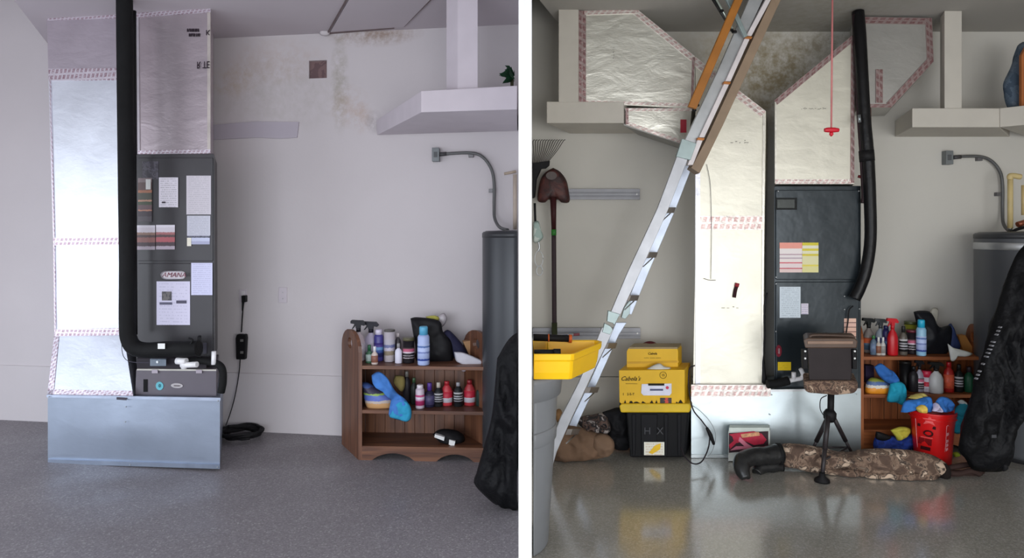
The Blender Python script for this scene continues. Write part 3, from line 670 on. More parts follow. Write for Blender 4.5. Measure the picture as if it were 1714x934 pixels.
org = stripe_mat('label_orange_blue', [(0, (70, 96, 120)), (.4, (90, 116, 140)), (.55, (206, 96, 50)), (.9, (150, 80, 60))], .15)
def bookcase(label, A, B, V, zs, ztop, wa, wb, plankn, parts=True, archw=1.):
    t = thing('bookcase', label, 'bookcase', Vector(((A.x+B.x)/2, A.y+.1, 0)))
    A, B, V = Vector(A), Vector(B), Vector(V); U = (B-A).normalized(); Wd = (B-A).length
    wv, wh = wood_mat('wood_upright', wa, wb), wood_mat('wood_shelf', wa, wb, False)
    def W(u, v, z): return A+U*u+V*v+Vector((0, 0, z))
    th = .022
    for u0 in (0, Wd-th):   # side panel: rounded top with a hand slot
        out = [(0, 0), (0, ztop-.12)]+[(.5-.5*math.cos(a), ztop-.12+.12*math.sin(a)) for a in [math.pi*i/10 for i in range(1, 10)]]+[(1, ztop-.12), (1, 0)]
        bm = new(); slot = [(.5+.13*math.cos(a), ztop-.085+.035*math.sin(a)) for a in [2*math.pi*i/12 for i in range(12)]]
        for uu in (u0, u0+th):
            vo = [bm.verts.new(W(uu, v, z)) for v, z in out]; vs = [bm.verts.new(W(uu, v, z)) for v, z in slot]
            es = [bm.edges.new((vo[i], vo[(i+1) % len(vo)])) for i in range(len(vo))]+[bm.edges.new((vs[i], vs[(i+1) % len(vs)])) for i in range(len(vs))]
            bmesh.ops.triangle_fill(bm, use_beauty=True, edges=es)
            if uu == u0: V0, S0 = vo, vs
            else:
                for lp0, lp1 in ((V0, vo), (S0, vs)):
                    for i in range(len(lp0)): bm.faces.new((lp0[i], lp0[(i+1) % len(lp0)], lp1[(i+1) % len(lp0)], lp1[i]))
        obj('side_panel', bm, wv, t)
    for z in zs:
        obj('shelf', prism(new(), [W(th, .01, z), W(Wd-th, .01, z), W(Wd-th, .01, z-.022), W(th, .01, z-.022)], V*.95), wh, t, .002)
    n = plankn; a0 = th
    for i in range(n):
        u0, u1 = th+(Wd-2*th)*i/n+.0015, th+(Wd-2*th)*(i+1)/n-.0015
        obj('back_plank', prism(new(), [W(u0, .955, zs[0]), W(u1, .955, zs[0]), W(u1, .955, .03), W(u0, .955, .03)], V*.035), wv, t, .001)
    ap = zs[2]-.004; pts = [(th, ap), (Wd-th, ap), (Wd-th, 0)]
    for k_, (c0, c1) in enumerate(((.86, .58), (.42, .10))):
        pts += [(Wd*(c0+(c1-c0)*i/8), .045*math.sin(math.pi*i/8)**.7 if 0 < i < 8 else 0) for i in range(9)]
    pts.append((th, 0)); obj('scalloped_apron', prism(new(), [W(u, 0, z) for u, z in pts], V*.06), wh, t)
    obj('top_rail', prism(new(), [W(th, .9, zs[0]+.03), W(Wd-th, .9, zs[0]+.03), W(Wd-th, .9, zs[0]), W(th, .9, zs[0])], V*.06), wh, t)
    return t
# ------------------------------------------------------------------ LEFT bookcase
bookcase('dark brown wooden bookcase with scalloped apron, left bay', Vector((-1.016, 3.944, 0)), Vector((-.192, 3.90, 0)), Vector((-.187, .30, 0)), (.575, .305, .085), .775, (78, 47, 34), (124, 82, 58), 12)
ZL = .576
bottle('spray', 600, 4.10, ZL, 68, 22, (196, 180, 184), (24, 22, 28), (206, 196, 204), 'spray bottle with black trigger nearest the left panel, left bookcase')
bottle('spray', 621, 4.13, ZL, 64, 24, (176, 168, 190), (26, 24, 34), (196, 190, 205), 'spray bottle with black trigger, second from left, left bookcase')
bottle('bottle', 618, 4.03, ZL, 30, 12, (70, 110, 84), (40, 100, 66), (180, 196, 190), 'small green-capped bottle on the left bookcase', capf=.3)
bottle('bottle', 627, 3.985, ZL, 30, 11, (206, 190, 182), (225, 222, 228), (140, 92, 76), 'tiny white-capped bottle with brown label, left bookcase', capf=.28)
bottle('aerosol', 634, 4.10, ZL, 52, 16, (70, 66, 140), (214, 206, 226), pur, 'purple and blue aerosol with white cap on the left bookcase', 'can')
bottle('jar', 652, 4.08, ZL, 53, 18, (196, 188, 196), (88, 84, 80), pgold, 'tall pale canister with grey lid on the left bookcase', 'canister', capf=.06, lb=(.05, .75))
bottle('bottle', 667, 4.02, ZL, 33, 12, (222, 220, 236), (150, 148, 150), None, 'slim plain white bottle with grey nozzle, left bookcase', capf=.22)
bottle('bottle', 666, 4.13, ZL, 44, 11, (60, 56, 60), (216, 206, 206), None, 'slim dark bottle with white cap behind the slim white one, left bookcase', capf=.12)
bottle('jar', 684, 4.04, ZL, 42, 19, (34, 30, 34), (92, 88, 62), pnk, 'black jar with pink label and olive lid on the left bookcase', 'jar', capf=.12)
bottle('aerosol', 709, 3.975, ZL, 64, 20, (176, 192, 236), (90, 170, 206), blw, 'pale blue aerosol with bright blue cap, left bookcase', 'can', capf=.22)
one('shopping_bag', puff([(687, 533), (700, 531), (735, 537), (742, 556), (757, 575), (757, 606), (740, 609), (700, 608), (695, 580), (690, 550)], 4.10, .04, .02, 4, 70, 9), M((24, 23, 26), .55, 0, 18, .3), 'black carrier bag behind the blue aerosol, left bookcase', 'bag')
ob = one('yellow_cloth', puff([(712, 530), (728, 528), (736, 534), (724, 540)], 4.16, .015, .004, 5, 24, 4), M((196, 190, 90), .8), 'bit of yellow cloth sticking out of the bag, left bookcase', 'cloth')
one('clear_wrapper', puff([(733, 529), (743, 524), (748, 532), (745, 542), (738, 548), (733, 540)], 4.17, .015, .006, 6, 30, 4), M((182, 174, 178), .25, 0, 40, .2, .1), 'pale translucent wrapper standing above the black bag, left bookcase', 'wrapper')
one('navy_pouch', puff([(741, 557), (750, 552), (762, 562), (778, 582), (785, 600), (768, 603), (752, 592), (745, 575)], 4.13, .035, .01, 7, 44, 6), M((40, 40, 66), .7, 0, 30, .3), 'navy blue pouch leaning beside the black bag, left bookcase', 'pouch')
one('tan_carton', prism(new(), [P(775, 572, 4.12), P(790, 570, 4.12), P(806, 592, 4.12), (P(800, 604, 4.12)), P(788, 600, 4.12)], Vector((-.01, .05, 0))), M((170, 130, 92), .8), 'tan cardboard piece leaning at the right panel, left bookcase', 'carton')
one('paper_stack', puff([(760, 589), (775, 590), (800, 600), (812, 607), (800, 613), (783, 614), (779, 622), (772, 620), (772, 610), (763, 604)], 4.0, .012, .006, 8, 44, 5), M((205, 203, 212), .7), 'crumpled white papers hanging over the top shelf edge, left bookcase', 'paper')
ZM = .306
one('blue_cloth', puff([(622, 628), (634, 622), (648, 632), (662, 655), (678, 668), (688, 684), (686, 702), (672, 704), (653, 698), (652, 690), (664, 684), (652, 664), (634, 650), (624, 642)], 3.93, .03, .03, 9, 90, 12, fs=16), M((66, 122, 196), .85, 0, 60, .4, .2), 'blue microfibre cloth hanging off the middle shelf, left bookcase', 'cloth')
one('teal_cloth', puff([(655, 690), (666, 672), (680, 672), (688, 684), (688, 700), (680, 706), (666, 702), (652, 698)], 3.915, .022, .018, 10, 60, 9, fs=18), M((44, 150, 190), .85, 0, 60, .4, .2), 'turquoise cloth end hanging below the blue one, left bookcase', 'cloth')
one('sponge_bag', puff([(605, 640), (615, 640), (630, 648), (645, 655), (658, 668), (659, 684), (648, 689), (625, 688), (613, 680), (608, 660)], 4.02, .05, .008, 11, 50, 7), stripe_mat('sponge_bag_print', [(0, (206, 160, 110)), (.34, (196, 180, 170)), (.42, (92, 112, 190)), (.6, (150, 180, 90)), (.66, (60, 56, 80)), (.85, (66, 90, 150))], .12, 8), 'bag of orange sponges with blue and green wrapper, left bookcase', 'bag')
one('sponge', puff([(662, 628), (676, 630), (678, 645), (673, 656), (664, 648), (658, 638)], 4.09, .03, .004, 12, 30, 5), M((156, 140, 84), .95, 0, 90, .8), 'olive tan sponge behind the blue cloth, left bookcase', 'sponge')
bottle('bottle', 681, 4.12, ZM, 52, 13, (40, 36, 42), (120, 116, 110), None, 'dark bottle half hidden behind the blue cloth, left bookcase')
bottle('bottle', 693, 4.08, ZM, 44, 12, (34, 38, 36), (60, 90, 60), None, 'dark bottle with green cap left of the magenta one, left bookcase')
bottle('aerosol', 703, 3.99, ZM, 39, 15, (206, 190, 204), (226, 216, 224), mgw, 'white and magenta can on the middle shelf, left bookcase', 'can')
bottle('bottle', 719, 4.02, ZM, 40, 17, (40, 36, 60), (84, 50, 140), (70, 64, 100), 'dark bottle with violet cap, left bookcase', capf=.3)
bottle('bottle', 734, 4.03, ZM, 40, 15, (34, 34, 36), (200, 190, 178), bwt, 'black bottle with cream cap, left bookcase', capf=.2)
bottle('jug', 748, 4.06, ZM, 40, 19, (200, 60, 70), (180, 40, 50), rdw, 'red and white bottle between two black ones, left bookcase', capf=.15)
bottle('bottle', 767, 4.03, ZM, 40, 15, (28, 30, 32), (160, 160, 166), bwt, 'tall black bottle with white print down its front, left bookcase', capf=.14)
bottle('jug', 786, 4.06, ZM, 42, 19, (176, 54, 62), (140, 30, 40), rdw, 'red and white bottle right of the printed black one, left bookcase', capf=.15)
bottle('bottle', 804, 4.04, ZM, 36, 15, (34, 50, 46), (180, 182, 178), None, 'dark green bottle with pale cap at the right panel, left bookcase', capf=.15)
t = thing('work_glove', 'black glove-like bundle with two white tags on the bottom shelf, left bookcase', 'gloves', P(750, 745, 3.98))
obj('bundle', puff([(724, 727), (735, 719), (752, 718), (768, 722), (778, 732), (773, 745), (755, 748), (738, 742)], 4.02, .05, .014, 13, 50, 7, zmin=.087), black, t)
obj('tag', prism(new(), [P(728, 727, 3.955), P(744, 732, 3.955), P(743, 738, 3.955), P(727, 732, 3.955)], Vector((0, .03, 0))), white, t); obj('tag', prism(new(), [P(752, 736, 3.955), P(762, 739, 3.955), P(760, 748, 3.955), P(751, 744, 3.955)], Vector((0, .03, 0))), white, t)
# black cover near the partition
cover = M((13, 13, 16), .62, 0, 12, .8, .15, 5., .03)
bm = puff([(832, 600), (860, 560), (905, 560), (915, 700), (915, 875), (868, 868), (835, 850), (795, 812), (798, 790), (812, 740), (824, 690)], 3.28, .12, .07, 14, 100, 16, fs=6, st=(2.2, 1, 1))
one('equipment_cover', clip(bm, 'L'), cover, 'black fabric cover slumped on the floor in front of the left water heater', 'cover')
# ------------------------------------------------------------------ RIGHT BAY: plinth
t = thing('duct_plinth', 'pale shiny steel plenum box under the right bay ducts', 'plenum', S('R', 1300, 766, .2))
bm = new(); g = []
for j in range(nz+1):
    row = []
    for i in range(nx+1):
        u, v = i/nx, j/nz; h = .010*min(u, 1-u)*2*min(v, 1-v)*2
        row.append(bm.verts.new(S('R', 1157+284*u, (655-3*u)*(1-v)+766*v, .424+h)))
    g.append(row)
for j in range(nz):
    for i in range(nx): bm.faces.new((g[j][i], g[j][i+1], g[j+1][i+1], g[j+1][i])).smooth = True
obj('front_sheet', bm, zincR, t)
obj('box_body', poly('R', [(1157, 655), (1441, 652), (1441, 766), (1157, 766)], .422, .40), zincR, t)
obj('top_flange', poly('R', [(1290, 652), (1441, 650), (1441, 654), (1290, 656)], .434, .012), steel, t)
obj('bottom_flange', poly('R', [(1157, 761), (1441, 761), (1441, 766), (1157, 766)], .434, .012), M((186, 192, 194), .35, .6), t)
for x, y in ((1289, 694), (1292, 661), (1434, 660)):
    bm = new(); lathe(bm, [(.004, -.002), (.004, .002), (.002, .004)], Vector(), 8, tilt=Matrix.Rotation(math.pi/2, 3, 'X')); bmesh.ops.translate(bm, verts=bm.verts, vec=S('R', x, y, .44)); obj('screw', bm, steel, t)
# main trunk
t = thing('foil_duct', 'tall pale foil duct behind the ladder in the right bay', 'duct', S('R', 1220, 650, .2))
obj('duct_trunk', poly('R', [(1164, 95), (1282, 186), (1279, 420), (1277, 652), (1160, 655), (1164, 420)], .41, .38), foilRp, t)
tape('R', (1164, 95), (1282, 186), 13, .41, tapeR, t); tape('R', (1168, 361), (1279, 361), 24, .41, tapeR, t)
tape('R', (1157, 644), (1290, 644), 20, .435, tapeR, t)
tape('R', (1172, 262), (1172, 645), 8, .41, M((206, 206, 214), .35, .6, 30, .5), t, 'corner_tape')
tape('R', (1280, 190), (1277, 645), 3, .41, M((214, 210, 200), .35, .6, 30, .5), t, 'corner_tape')
letters('.. - .  :..', 'R', 1238, 236, 8, .412, M((110, 104, 100)), t, 'printed_marks'); letters('... ..  - ..', 'R', 1222, 513, 7, .412, M((120, 114, 110)), t, 'printed_marks')
obj('dark_patch', tube(new(), [S('R', x, y, .418) for x, y in ((1234, 476), (1231, 486), (1229, 498))], .011, 8), M((52, 20, 26), .7), t, label='dark red patch')
obj('red_patch', tube(new(), [S('R', 1234.5, 474, .42), S('R', 1233, 480, .42)], .013, 8), M((150, 24, 40), .6), t)
obj('thin_wire', tube(new(), [S('R', x, y, .42) for x, y in ((1183, 275), (1189, 310), (1191, 380), (1190, 467))], .0015, 5), M((110, 108, 112)), t)
obj('wire_hook', tube(new(), [S('R', 1178, 466, .42), S('R', 1188, 469, .42), S('R', 1198, 469, .42)], .002, 5), M((110, 108, 112)), t)
# upper branch
t = thing('foil_duct', 'crinkled foil duct branch with sloping top, upper left of the right bay', 'duct', S('R', 1060, 178, .2))
obj('duct_elbow', poly('R', [(968, 18), (1066, 15), (1163, 94), (1163, 150), (1158, 182), (1045, 176), (968, 172)], .42, .38), foilR, t)
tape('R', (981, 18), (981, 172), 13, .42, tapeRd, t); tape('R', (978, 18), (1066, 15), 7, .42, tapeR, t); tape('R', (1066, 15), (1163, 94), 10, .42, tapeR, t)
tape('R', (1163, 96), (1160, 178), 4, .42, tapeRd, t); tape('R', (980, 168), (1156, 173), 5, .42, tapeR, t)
letters('. - .. -. : .', 'R', 1026, 90, 5, .422, M((110, 106, 104)), t, 'printed_marks', rot=math.pi/2)
t = thing('foil_duct', 'small bright foil duct wedge with a red sticker below the branch', 'duct', S('R', 1100, 240, .2))
bm = new()
fr = [S('R', 1046, 181, .42), S('R', 1158, 181, .42), S('R', 1152, 243, .42), S('R', 1050, 208, .42)]
obj('wedge', prism(bm, fr, VEC['R']*.38), foilR, t)
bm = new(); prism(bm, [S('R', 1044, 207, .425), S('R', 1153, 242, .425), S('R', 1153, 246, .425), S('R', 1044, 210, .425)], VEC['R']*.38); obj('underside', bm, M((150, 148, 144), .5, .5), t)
tape('R', (1050, 203), (1152, 238), 6, .42, tapeR, t); tape('R', (1048, 181), (1158, 181), 5, .42, tapeR, t); tape('R', (1052, 181), (1052, 208), 5, .42, tapeRd, t)
paper('R', 1139, 200, 1149, 222, .423, M((156, 34, 52), .5), t, 'dark red sticker', 'sticker')
# right duct
t = thing('foil_duct', 'foil duct with slanted top above the right bay air handler', 'duct', S('R', 1360, 308, .2))
obj('duct_trunk', poly('R', [(1297, 168), (1428, 58), (1430, 308), (1297, 308)], .42, .38), foilRp, t)
tape('R', (1296, 168), (1428, 58), 9, .42, tapeRd, t); tape('R', (1298, 300), (1429, 300), 8, .42, tapeR, t); tape('R', (1431, 60), (1430, 306), 6, .42, tapeRd, t)
tape('R', (1300, 170), (1300, 306), 3, .42, M((220, 216, 206), .35, .6, 30, .5), t, 'corner_tape')
letters('. -:-  -.-. - ...- :--', 'R', 1362, 181, 5, .423, M((90, 86, 84)), t, 'printed_marks')
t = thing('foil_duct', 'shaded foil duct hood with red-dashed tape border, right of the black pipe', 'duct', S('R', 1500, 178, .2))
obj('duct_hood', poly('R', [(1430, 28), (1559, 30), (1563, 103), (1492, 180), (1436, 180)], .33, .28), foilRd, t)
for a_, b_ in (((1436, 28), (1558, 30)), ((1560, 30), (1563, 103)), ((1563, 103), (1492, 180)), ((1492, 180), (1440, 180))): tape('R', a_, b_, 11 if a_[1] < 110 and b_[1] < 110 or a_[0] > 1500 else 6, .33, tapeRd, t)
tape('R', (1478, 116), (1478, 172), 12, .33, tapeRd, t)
# line set right
t = thing('refrigerant_line', 'glossy black taped pipe bundle curving down beside the right air handler', 'pipe', S('R', 1440, 510, .45))
obj('insulation', tube(new(), [S('R', x, y, o_) for x, y, o_ in ((1436, 20, .43), (1439, 60, .45), (1443, 130, .46), (1447, 200, .46), (1452, 260, .46), (1456, 330, .46), (1457, 400, .46), (1450, 450, .46), (1440, 480, .455), (1430, 500, .45))], [.036, .037, .036, .036, .038, .035, .034, .034, .034, .036], 14), M((18, 17, 19), .35, 0, 25, .7, .15), t)
obj('thin_line', tube(new(), [S('R', x, y, o_) for x, y, o_ in ((1430, 24, .44), (1432, 90, .44), (1436, 170, .45), (1442, 260, .45), (1445, 320, .44), (1444, 340, .44))], .013, 8), M((44, 30, 34), .5), t)
obj('copper_line', tube(new(), [S('R', x, y, .42) for x, y in ((1457, 180), (1459, 250), (1464, 330), (1464, 420), (1453, 470))], .004, 6), M((110, 66, 56), .4, .5), t)
obj('tape_wrap', tube(new(), [S('R', 1450, 252, .462), S('R', 1451.5, 270, .462)], .044, 12), black, t)
obj('silver_patch', tube(new(), [S('R', 1438, 192, .51), S('R', 1439, 205, .51)], .009, 8), M((150, 156, 160), .3, .7), t)
obj('cable_tie', tube(new(), [S('R', 1436, 295, .43), S('R', 1444, 297, .44)], .009, 6), M((96, 26, 30)), t)
obj('control_wire', tube(new(), [S('R', x, y, .43) for x, y in ((1428, 512), (1421, 520), (1419, 540), (1415, 566))], .004, 6), black, t)
# right air handler
t = thing('air_handler', 'dark blue grey air handler with few labels in the right bay', 'air handler', S('R', 1368, 650, .2))
obj('cabinet_body', rect('R', 1296, 311, 1441, 652, .40, .36), darkblue, t, .004)
up = obj('access_panel', rect('R', 1299, 318, 1438, 468, .412, .014), darkblue, t, .004)
lo = obj('access_panel', rect('R', 1299, 472, 1438, 648, .412, .014), darkblue, t, .004)
obj('name_plate_recess', rect('R', 1298, 331, 1334, 351, .418, .006), M((22, 24, 25), .5), up, .002); paper('R', 1301, 334, 1330, 348, .419, M((52, 56, 54), .3, .3), up, 'olive grey plate', 'name_plate')
sl = [(0, (225, 205, 90)), (.001, (228, 200, 196)), (.12, (196, 60, 80)), (.15, (232, 214, 214)), (.3, (214, 110, 120)), (.34, (236, 224, 220)), (.45, (190, 170, 180)), (.5, (232, 222, 222)), (.58, (190, 160, 170)), (.62, (236, 226, 224)), (.8, (236, 156, 140))]
lb = paper('R', 1305, 406, 1370, 456, .413, stripe_mat('warning_bands', sl[1:], .01), up, 'warning label with red and yellow bands')
paper('R', 1343, 406, 1370, 456, .416, stripe_mat('yellow_bands', [(0, (222, 214, 150)), (.2, (226, 210, 90)), (.26, (224, 218, 170)), (.55, (214, 196, 60)), (.62, (228, 224, 190)), (.72, (216, 200, 60)), (.8, (228, 224, 200)), (.9, (214, 200, 50))], .01), lb, None, 'yellow_panel')
paper('R', 1305, 480, 1340, 532, .413, print_mat((206, 216, 224), (110, 124, 140), 16, .45, .48), lo, 'white specification sheet')
paper('R', 1341, 508, 1353, 526, .413, print_mat((222, 214, 224), (90, 80, 150), 5, .6, .4), lo, 'small white sticker')
disc('R', 1303.5, 587.5, 5, 10, .416, .003, M((128, 30, 48), .4), lo, 'red_badge', 'upright dark red oval badge'); letters('ooo', 'R', 1303.5, 587.5, 4, .418, M((210, 190, 195)), lo, 'badge_lettering', rot=math.pi/2)
paper('R', 1302, 606, 1324, 620, .413, print_mat((236, 200, 20), (190, 150, 10), 4, .4, .5), lo, 'yellow sticker')
paper('R', 1413, 533, 1433, 568, .413, stripe_mat('orange_bands', [(0, (226, 190, 170)), (.1, (90, 60, 60)), (.14, (226, 180, 160)), (.34, (110, 70, 66)), (.38, (230, 186, 166)), (.56, (120, 80, 74)), (.6, (228, 184, 168)), (.78, (110, 74, 70)), (.82, (232, 190, 170))], .01), lo, 'peach label with dark lines')
for x, y in ((1297.5, 464), (1297.5, 475), (1297.5, 555), (1412, 496), (1412, 518), (1437, 517), (1301, 320), (1436, 320), (1436, 462)):
    bm = new(); lathe(bm, [(.005, -.002), (.005, .002), (.002, .004)], Vector(), 8, tilt=Matrix.Rotation(math.pi/2, 3, 'X')); bmesh.ops.translate(bm, verts=bm.verts, vec=S('R', x+1.5, y, .416)); obj('screw', bm, steel, up if y < 470 else lo)
t = thing('drain_assembly', 'white plastic elbow on a black drain pipe, foot of the right air handler', 'drain pipe', S('R', 1310, 650, .45))
obj('black_pipe', tube(new(), [S('R', 1284, 643, .48), S('R', 1300, 642, .48), S('R', 1320, 637, .48)], .026, 12), rubber, t)
obj('pvc_pipe', tube(new(), [S('R', x, y, .49) for x, y in ((1318, 638), (1332, 635), (1341, 633), (1344, 627), (1340, 617))], .013, 10), pvc, t)
obj('pvc_cap', tube(new(), [S('R', 1329, 636, .49), S('R', 1328.5, 623, .49)], .013, 10), pvc, t)
obj('hanging_hose', tube(new(), [S('R', x, y, .41) for x, y in ((1284, 490), (1279, 520), (1280, 560), (1277, 600), (1279, 640))], [.004, .009, .004, .008, .02], 8), black, t)
# wall rails
for nm, x0, y0, x1, y1, lab in (('tool_rail', 945, 316, 1071, 334, 'upper grey slotted tool rail behind the shovel'), ('tool_rail', 891.5, 549, 1072, 567, 'lower grey slotted tool rail behind the ladder foot')):
    t = thing(nm, lab, 'rail', S('R', (x0+x1)/2, y1, .02)); mm = M((150, 150, 156), .45, .1)
    obj('back_strip', rect('R', x0, y0, x1, y1, .034 if y0 > 400 else .02, .02, True), mm, t)
    for a_, b_ in ((0, .32), (.42, .62), (.74, 1)): obj('rib', rect('R', x0, y0+(y1-y0)*a_, x1, y0+(y1-y0)*b_, .046 if y0 > 400 else .032, .012, True), mm, t, .001)
    disc('R', x1-5, (y0+y1)/2, 1.4, 1.4, .048 if y0 > 400 else .034, .003, white, t, 'screw')
# shovel and rake
t = thing('shovel', 'rusty dark red shovel hanging blade up beside the rake', 'shovel', S('R', 926, 575, .1))
bl = [(926, 281), (938, 288), (948, 302), (952, 320), (953, 338), (940, 339), (934, 334), (926, 336), (918, 334), (912, 339), (900, 336), (901, 316), (906, 298), (915, 287)]
obj('blade', puff(bl, 4.30, .03, .006, 15, 56, 6), blotch_mat('rusty_steel', [(48, 22, 22), (66, 28, 26), (84, 40, 34), (70, 44, 40)], 12, .55), t)
obj('blade_crest', disc('R', 923, 294, 9, 7, .145, .006, M((84, 74, 72), .5, .3), None, 'x').data and rect('R', 922, 320, 930, 338, .13, .02), M((56, 26, 26), .5), t) if False else disc('R', 923, 294, 9, 7, .146, .006, M((84, 74, 72), .5, .3), t, 'worn_spot', 'paler worn oval')
obj('socket', tube(new(), [S('R', 926, 330, .13), S('R', 927, 385, .11)], [.022, .016], 10), M((58, 24, 26), .5), t)
obj('green_band', tube(new(), [S('R', 927, 384, .11), S('R', 927, 394, .11)], .0175, 10), M((40, 120, 40), .5), t, label='green band')
obj('handle', tube(new(), [S('R', 927, 394, .11), S('R', 927.5, 480, .11), S('R', 928, 545, .11)], .016, 10), M((58, 46, 50), .6), t)
obj('grip', tube(new(), [S('R', 928, 540, .11), S('R', 928.5, 582, .11)], .019, 10), M((52, 56, 34), .7), t, label='olive grip')
t = thing('leaf_rake', 'dark leaf rake with fanned tines hanging at the partition', 'rake', S('R', 893, 310, .1))
for i in range(13):
    u = i/12; x0 = 891.5+26*u; x1 = 894+51*u
    obj('tine', tube(new(), [S('R', x0, 274-3*u, .12), S('R', x0+(x1-x0)*.55, 252, .12), S('R', x1-2, 237-1*u, .12), S('R', x1+1, 234, .15)], .0028, 5, 4), M((70, 64, 60), .5, .3), t)
obj('head_bar', poly('R', [(891, 273), (919, 269), (918, 277), (912, 282), (891, 284)], .13, .02), black, t, .002)
obj('neck', poly('R', [(891, 284), (905, 282), (897, 300), (894, 330), (891, 332)], .13, .02), black, t, .002)
t = thing('key_ring_strap', 'patterned pale strap with steel rings hanging left of the shovel handle', 'strap', S('R', 900, 465, .1))
obj('strap', puff([(893, 372), (901, 370), (907, 388), (909, 398), (900, 406), (893, 404)], 4.3, .012, .004, 16, 30, 4), blotch_mat('speckled_fabric', [(170, 190, 184), (206, 214, 208), (120, 140, 130)], 26), t)
obj('hanger', tube(new(), [S('R', 895, 340, .1), S('R', 896, 374, .1)], .008, 6), black, t); obj('hook', tube(new(), [S('R', x, y, .1) for x, y in ((901, 404), (903, 414), (900, 420))], .007, 6), steel, t)
def ring(side, px, py, rx, rz, off, r, mat, parent, name='ring'):
    c = S(side, px, py, off); s = c.y/F; n = 16
    pts = [c+Vector((math.cos(a)*rx*s, 0, math.sin(a)*rz*s)) for a in [2*math.pi*i/n for i in range(n+1)]]
    return obj(name, tube(new(), pts, r, 6, 2), mat, parent)
ring('R', 902, 433, 7, 13, .1, .003, steel, t); ring('R', 903, 453, 5, 8, .1, .004, steel, t)
# ------------------------------------------------------------------ attic ladder
t = thing('attic_ladder', 'aluminium folding attic ladder slanting down to the left with brown upper section', 'ladder', P(925, 775, 3.89))
def seg(pp, d, tk, mat, name, lab=None, bev=.002): return obj(name, prism(new(), [P(x, y, d) for x, y in pp], Vector((0, tk, 0))), mat, t, bev, lab)
DN, DF = 3.68, 3.96
# (rail edge lines)  near rail: left edge (1143,262)->(1010,556)->(915,790), width 24 -> 26
farm = M((196, 205, 222), .4, .35)
seg([(1133, 262), (1151, 267), (1118, 352), (1071, 457), (1037, 530), (1021, 526), (1051, 455), (1100, 350)], DN, .025, alu, 'side_rail')
seg([(1008, 548), (1027, 552), (985, 640), (956, 702), (932, 756), (922, 790), (904, 790), (938, 700), (969, 640)], DN, .025, alu, 'side_rail')
seg([(1149, 270), (1161, 272), (1131, 350), (1086, 455), (1057, 527), (1043, 522), (1071, 455), (1117, 350)], DF, .02, farm, 'side_rail')
seg([(1031, 540), (1049, 540), (1036, 560), (1000, 640), (971, 700), (944, 764), (930, 764), (958, 700), (987, 640), (1022, 562)], DF, .02, farm, 'side_rail')
for x, y in ((1116, 345), (1086, 420), (1055, 492), (1018, 572), (988, 646), (957, 716)):
    a_ = P(x-4, y+2, DN+.03); b_ = P(x+10, y+2, DF-.02); dn_ = Vector((-.012, 0, -.034))
    obj('rung', prism(new(), [a_+Vector((-.012, 0, 0)), a_+Vector((.02, 0, 0)), a_+Vector((.02, 0, 0))+dn_, a_+Vector((-.012, 0, 0))+dn_], b_-a_), M((132, 124, 118), .5, .3), t, .002)
    obj('brace', tube(new(), [P(x-9, y+26, DN+.04), P(x+6, y+12, DF-.06)], .004, 6), steel, t)
plm = M((150, 164, 164), .4, .5)
seg([(1018, 520), (1038, 526), (1028, 545), (1026, 541), (1016, 538)], DN-.006, .03, plm, 'hinge_plate'); seg([(1012, 541), (1022, 546), (1026, 552), (1021, 560), (1008, 556)], DN-.006, .03, plm, 'hinge_plate')
seg([(1045, 515), (1056, 500), (1054, 525), (1047, 534), (1040, 532)], DF-.02, .03, plm, 'hinge_plate')
seg([(1142, 232), (1166, 240), (1156, 268), (1132, 262)], DN-.006, .03, plm, 'hinge_plate')
# upper sections
seg([(1262, -20), (1286, -20), (1163, 244), (1144, 240), (1200, 122)], DN+.02, .03, M((176, 178, 180), .42, .5), 'side_rail')
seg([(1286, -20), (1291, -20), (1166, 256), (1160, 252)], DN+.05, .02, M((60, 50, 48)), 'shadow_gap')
for a_, b_ in (((1297, -20), (1254, 60)), ((1252, 63), (1219, 136)), ((1217, 140), (1175, 230)), ((1173, 233), (1156, 276))):
    x0, y0 = a_; x1, y1 = b_; seg([(x0-5, y0), (x0+4, y0), (x1+4, y1), (x1-5, y1)], DN, .05, M((222, 214, 214), .5), 'white_channel')
seg([(1300, -20), (1316, -20), (1210, 210), (1171, 290), (1157, 281), (1180, 238)], DN+.02, .1, M((146, 124, 102), .6, 0, 30, .1), 'wood_stringer', 'brown upper stringer')
for x, y in ((1254, 62), (1218, 138), (1174, 232)): seg([(x-6, y-2), (x+6, y-1), (x+4, y+3), (x-7, y+2)], DN-.01, .05, M((178, 112, 54), .4, .3), 'rivet_block', 'copper coloured block')
seg([(1238, -20), (1252, -20), (1166, 182), (1152, 178)], DN-.1, .03, M((164, 102, 30), .5, .0), 'hand_rail', 'orange brown hand rail', .004)
seg([(1206, -20), (1216, -20), (1252, 60), (1246, 62)], DN-.03, .02, plm, 'steel_arm'); obj('arm_rod', tube(new(), [P(1188, -10, DN-.02), P(1228, 55, DN-.02)], .009, 8), M((44, 44, 44), .4, .5), t); 
obj('arm_rod', tube(new(), [P(1193, -12, DN-.03), P(1226, 48, DN-.03)], .006, 6), M((190, 200, 190), .3, .6), t)
for x, y in ((1230, 55), (1208, 20), (1167, 178), (1162, 186)): obj('bolt', lathe(new(), [(.012, 0), (.012, .01), (.006, .014)], P(x, y, DN-.035), 8), black, t)
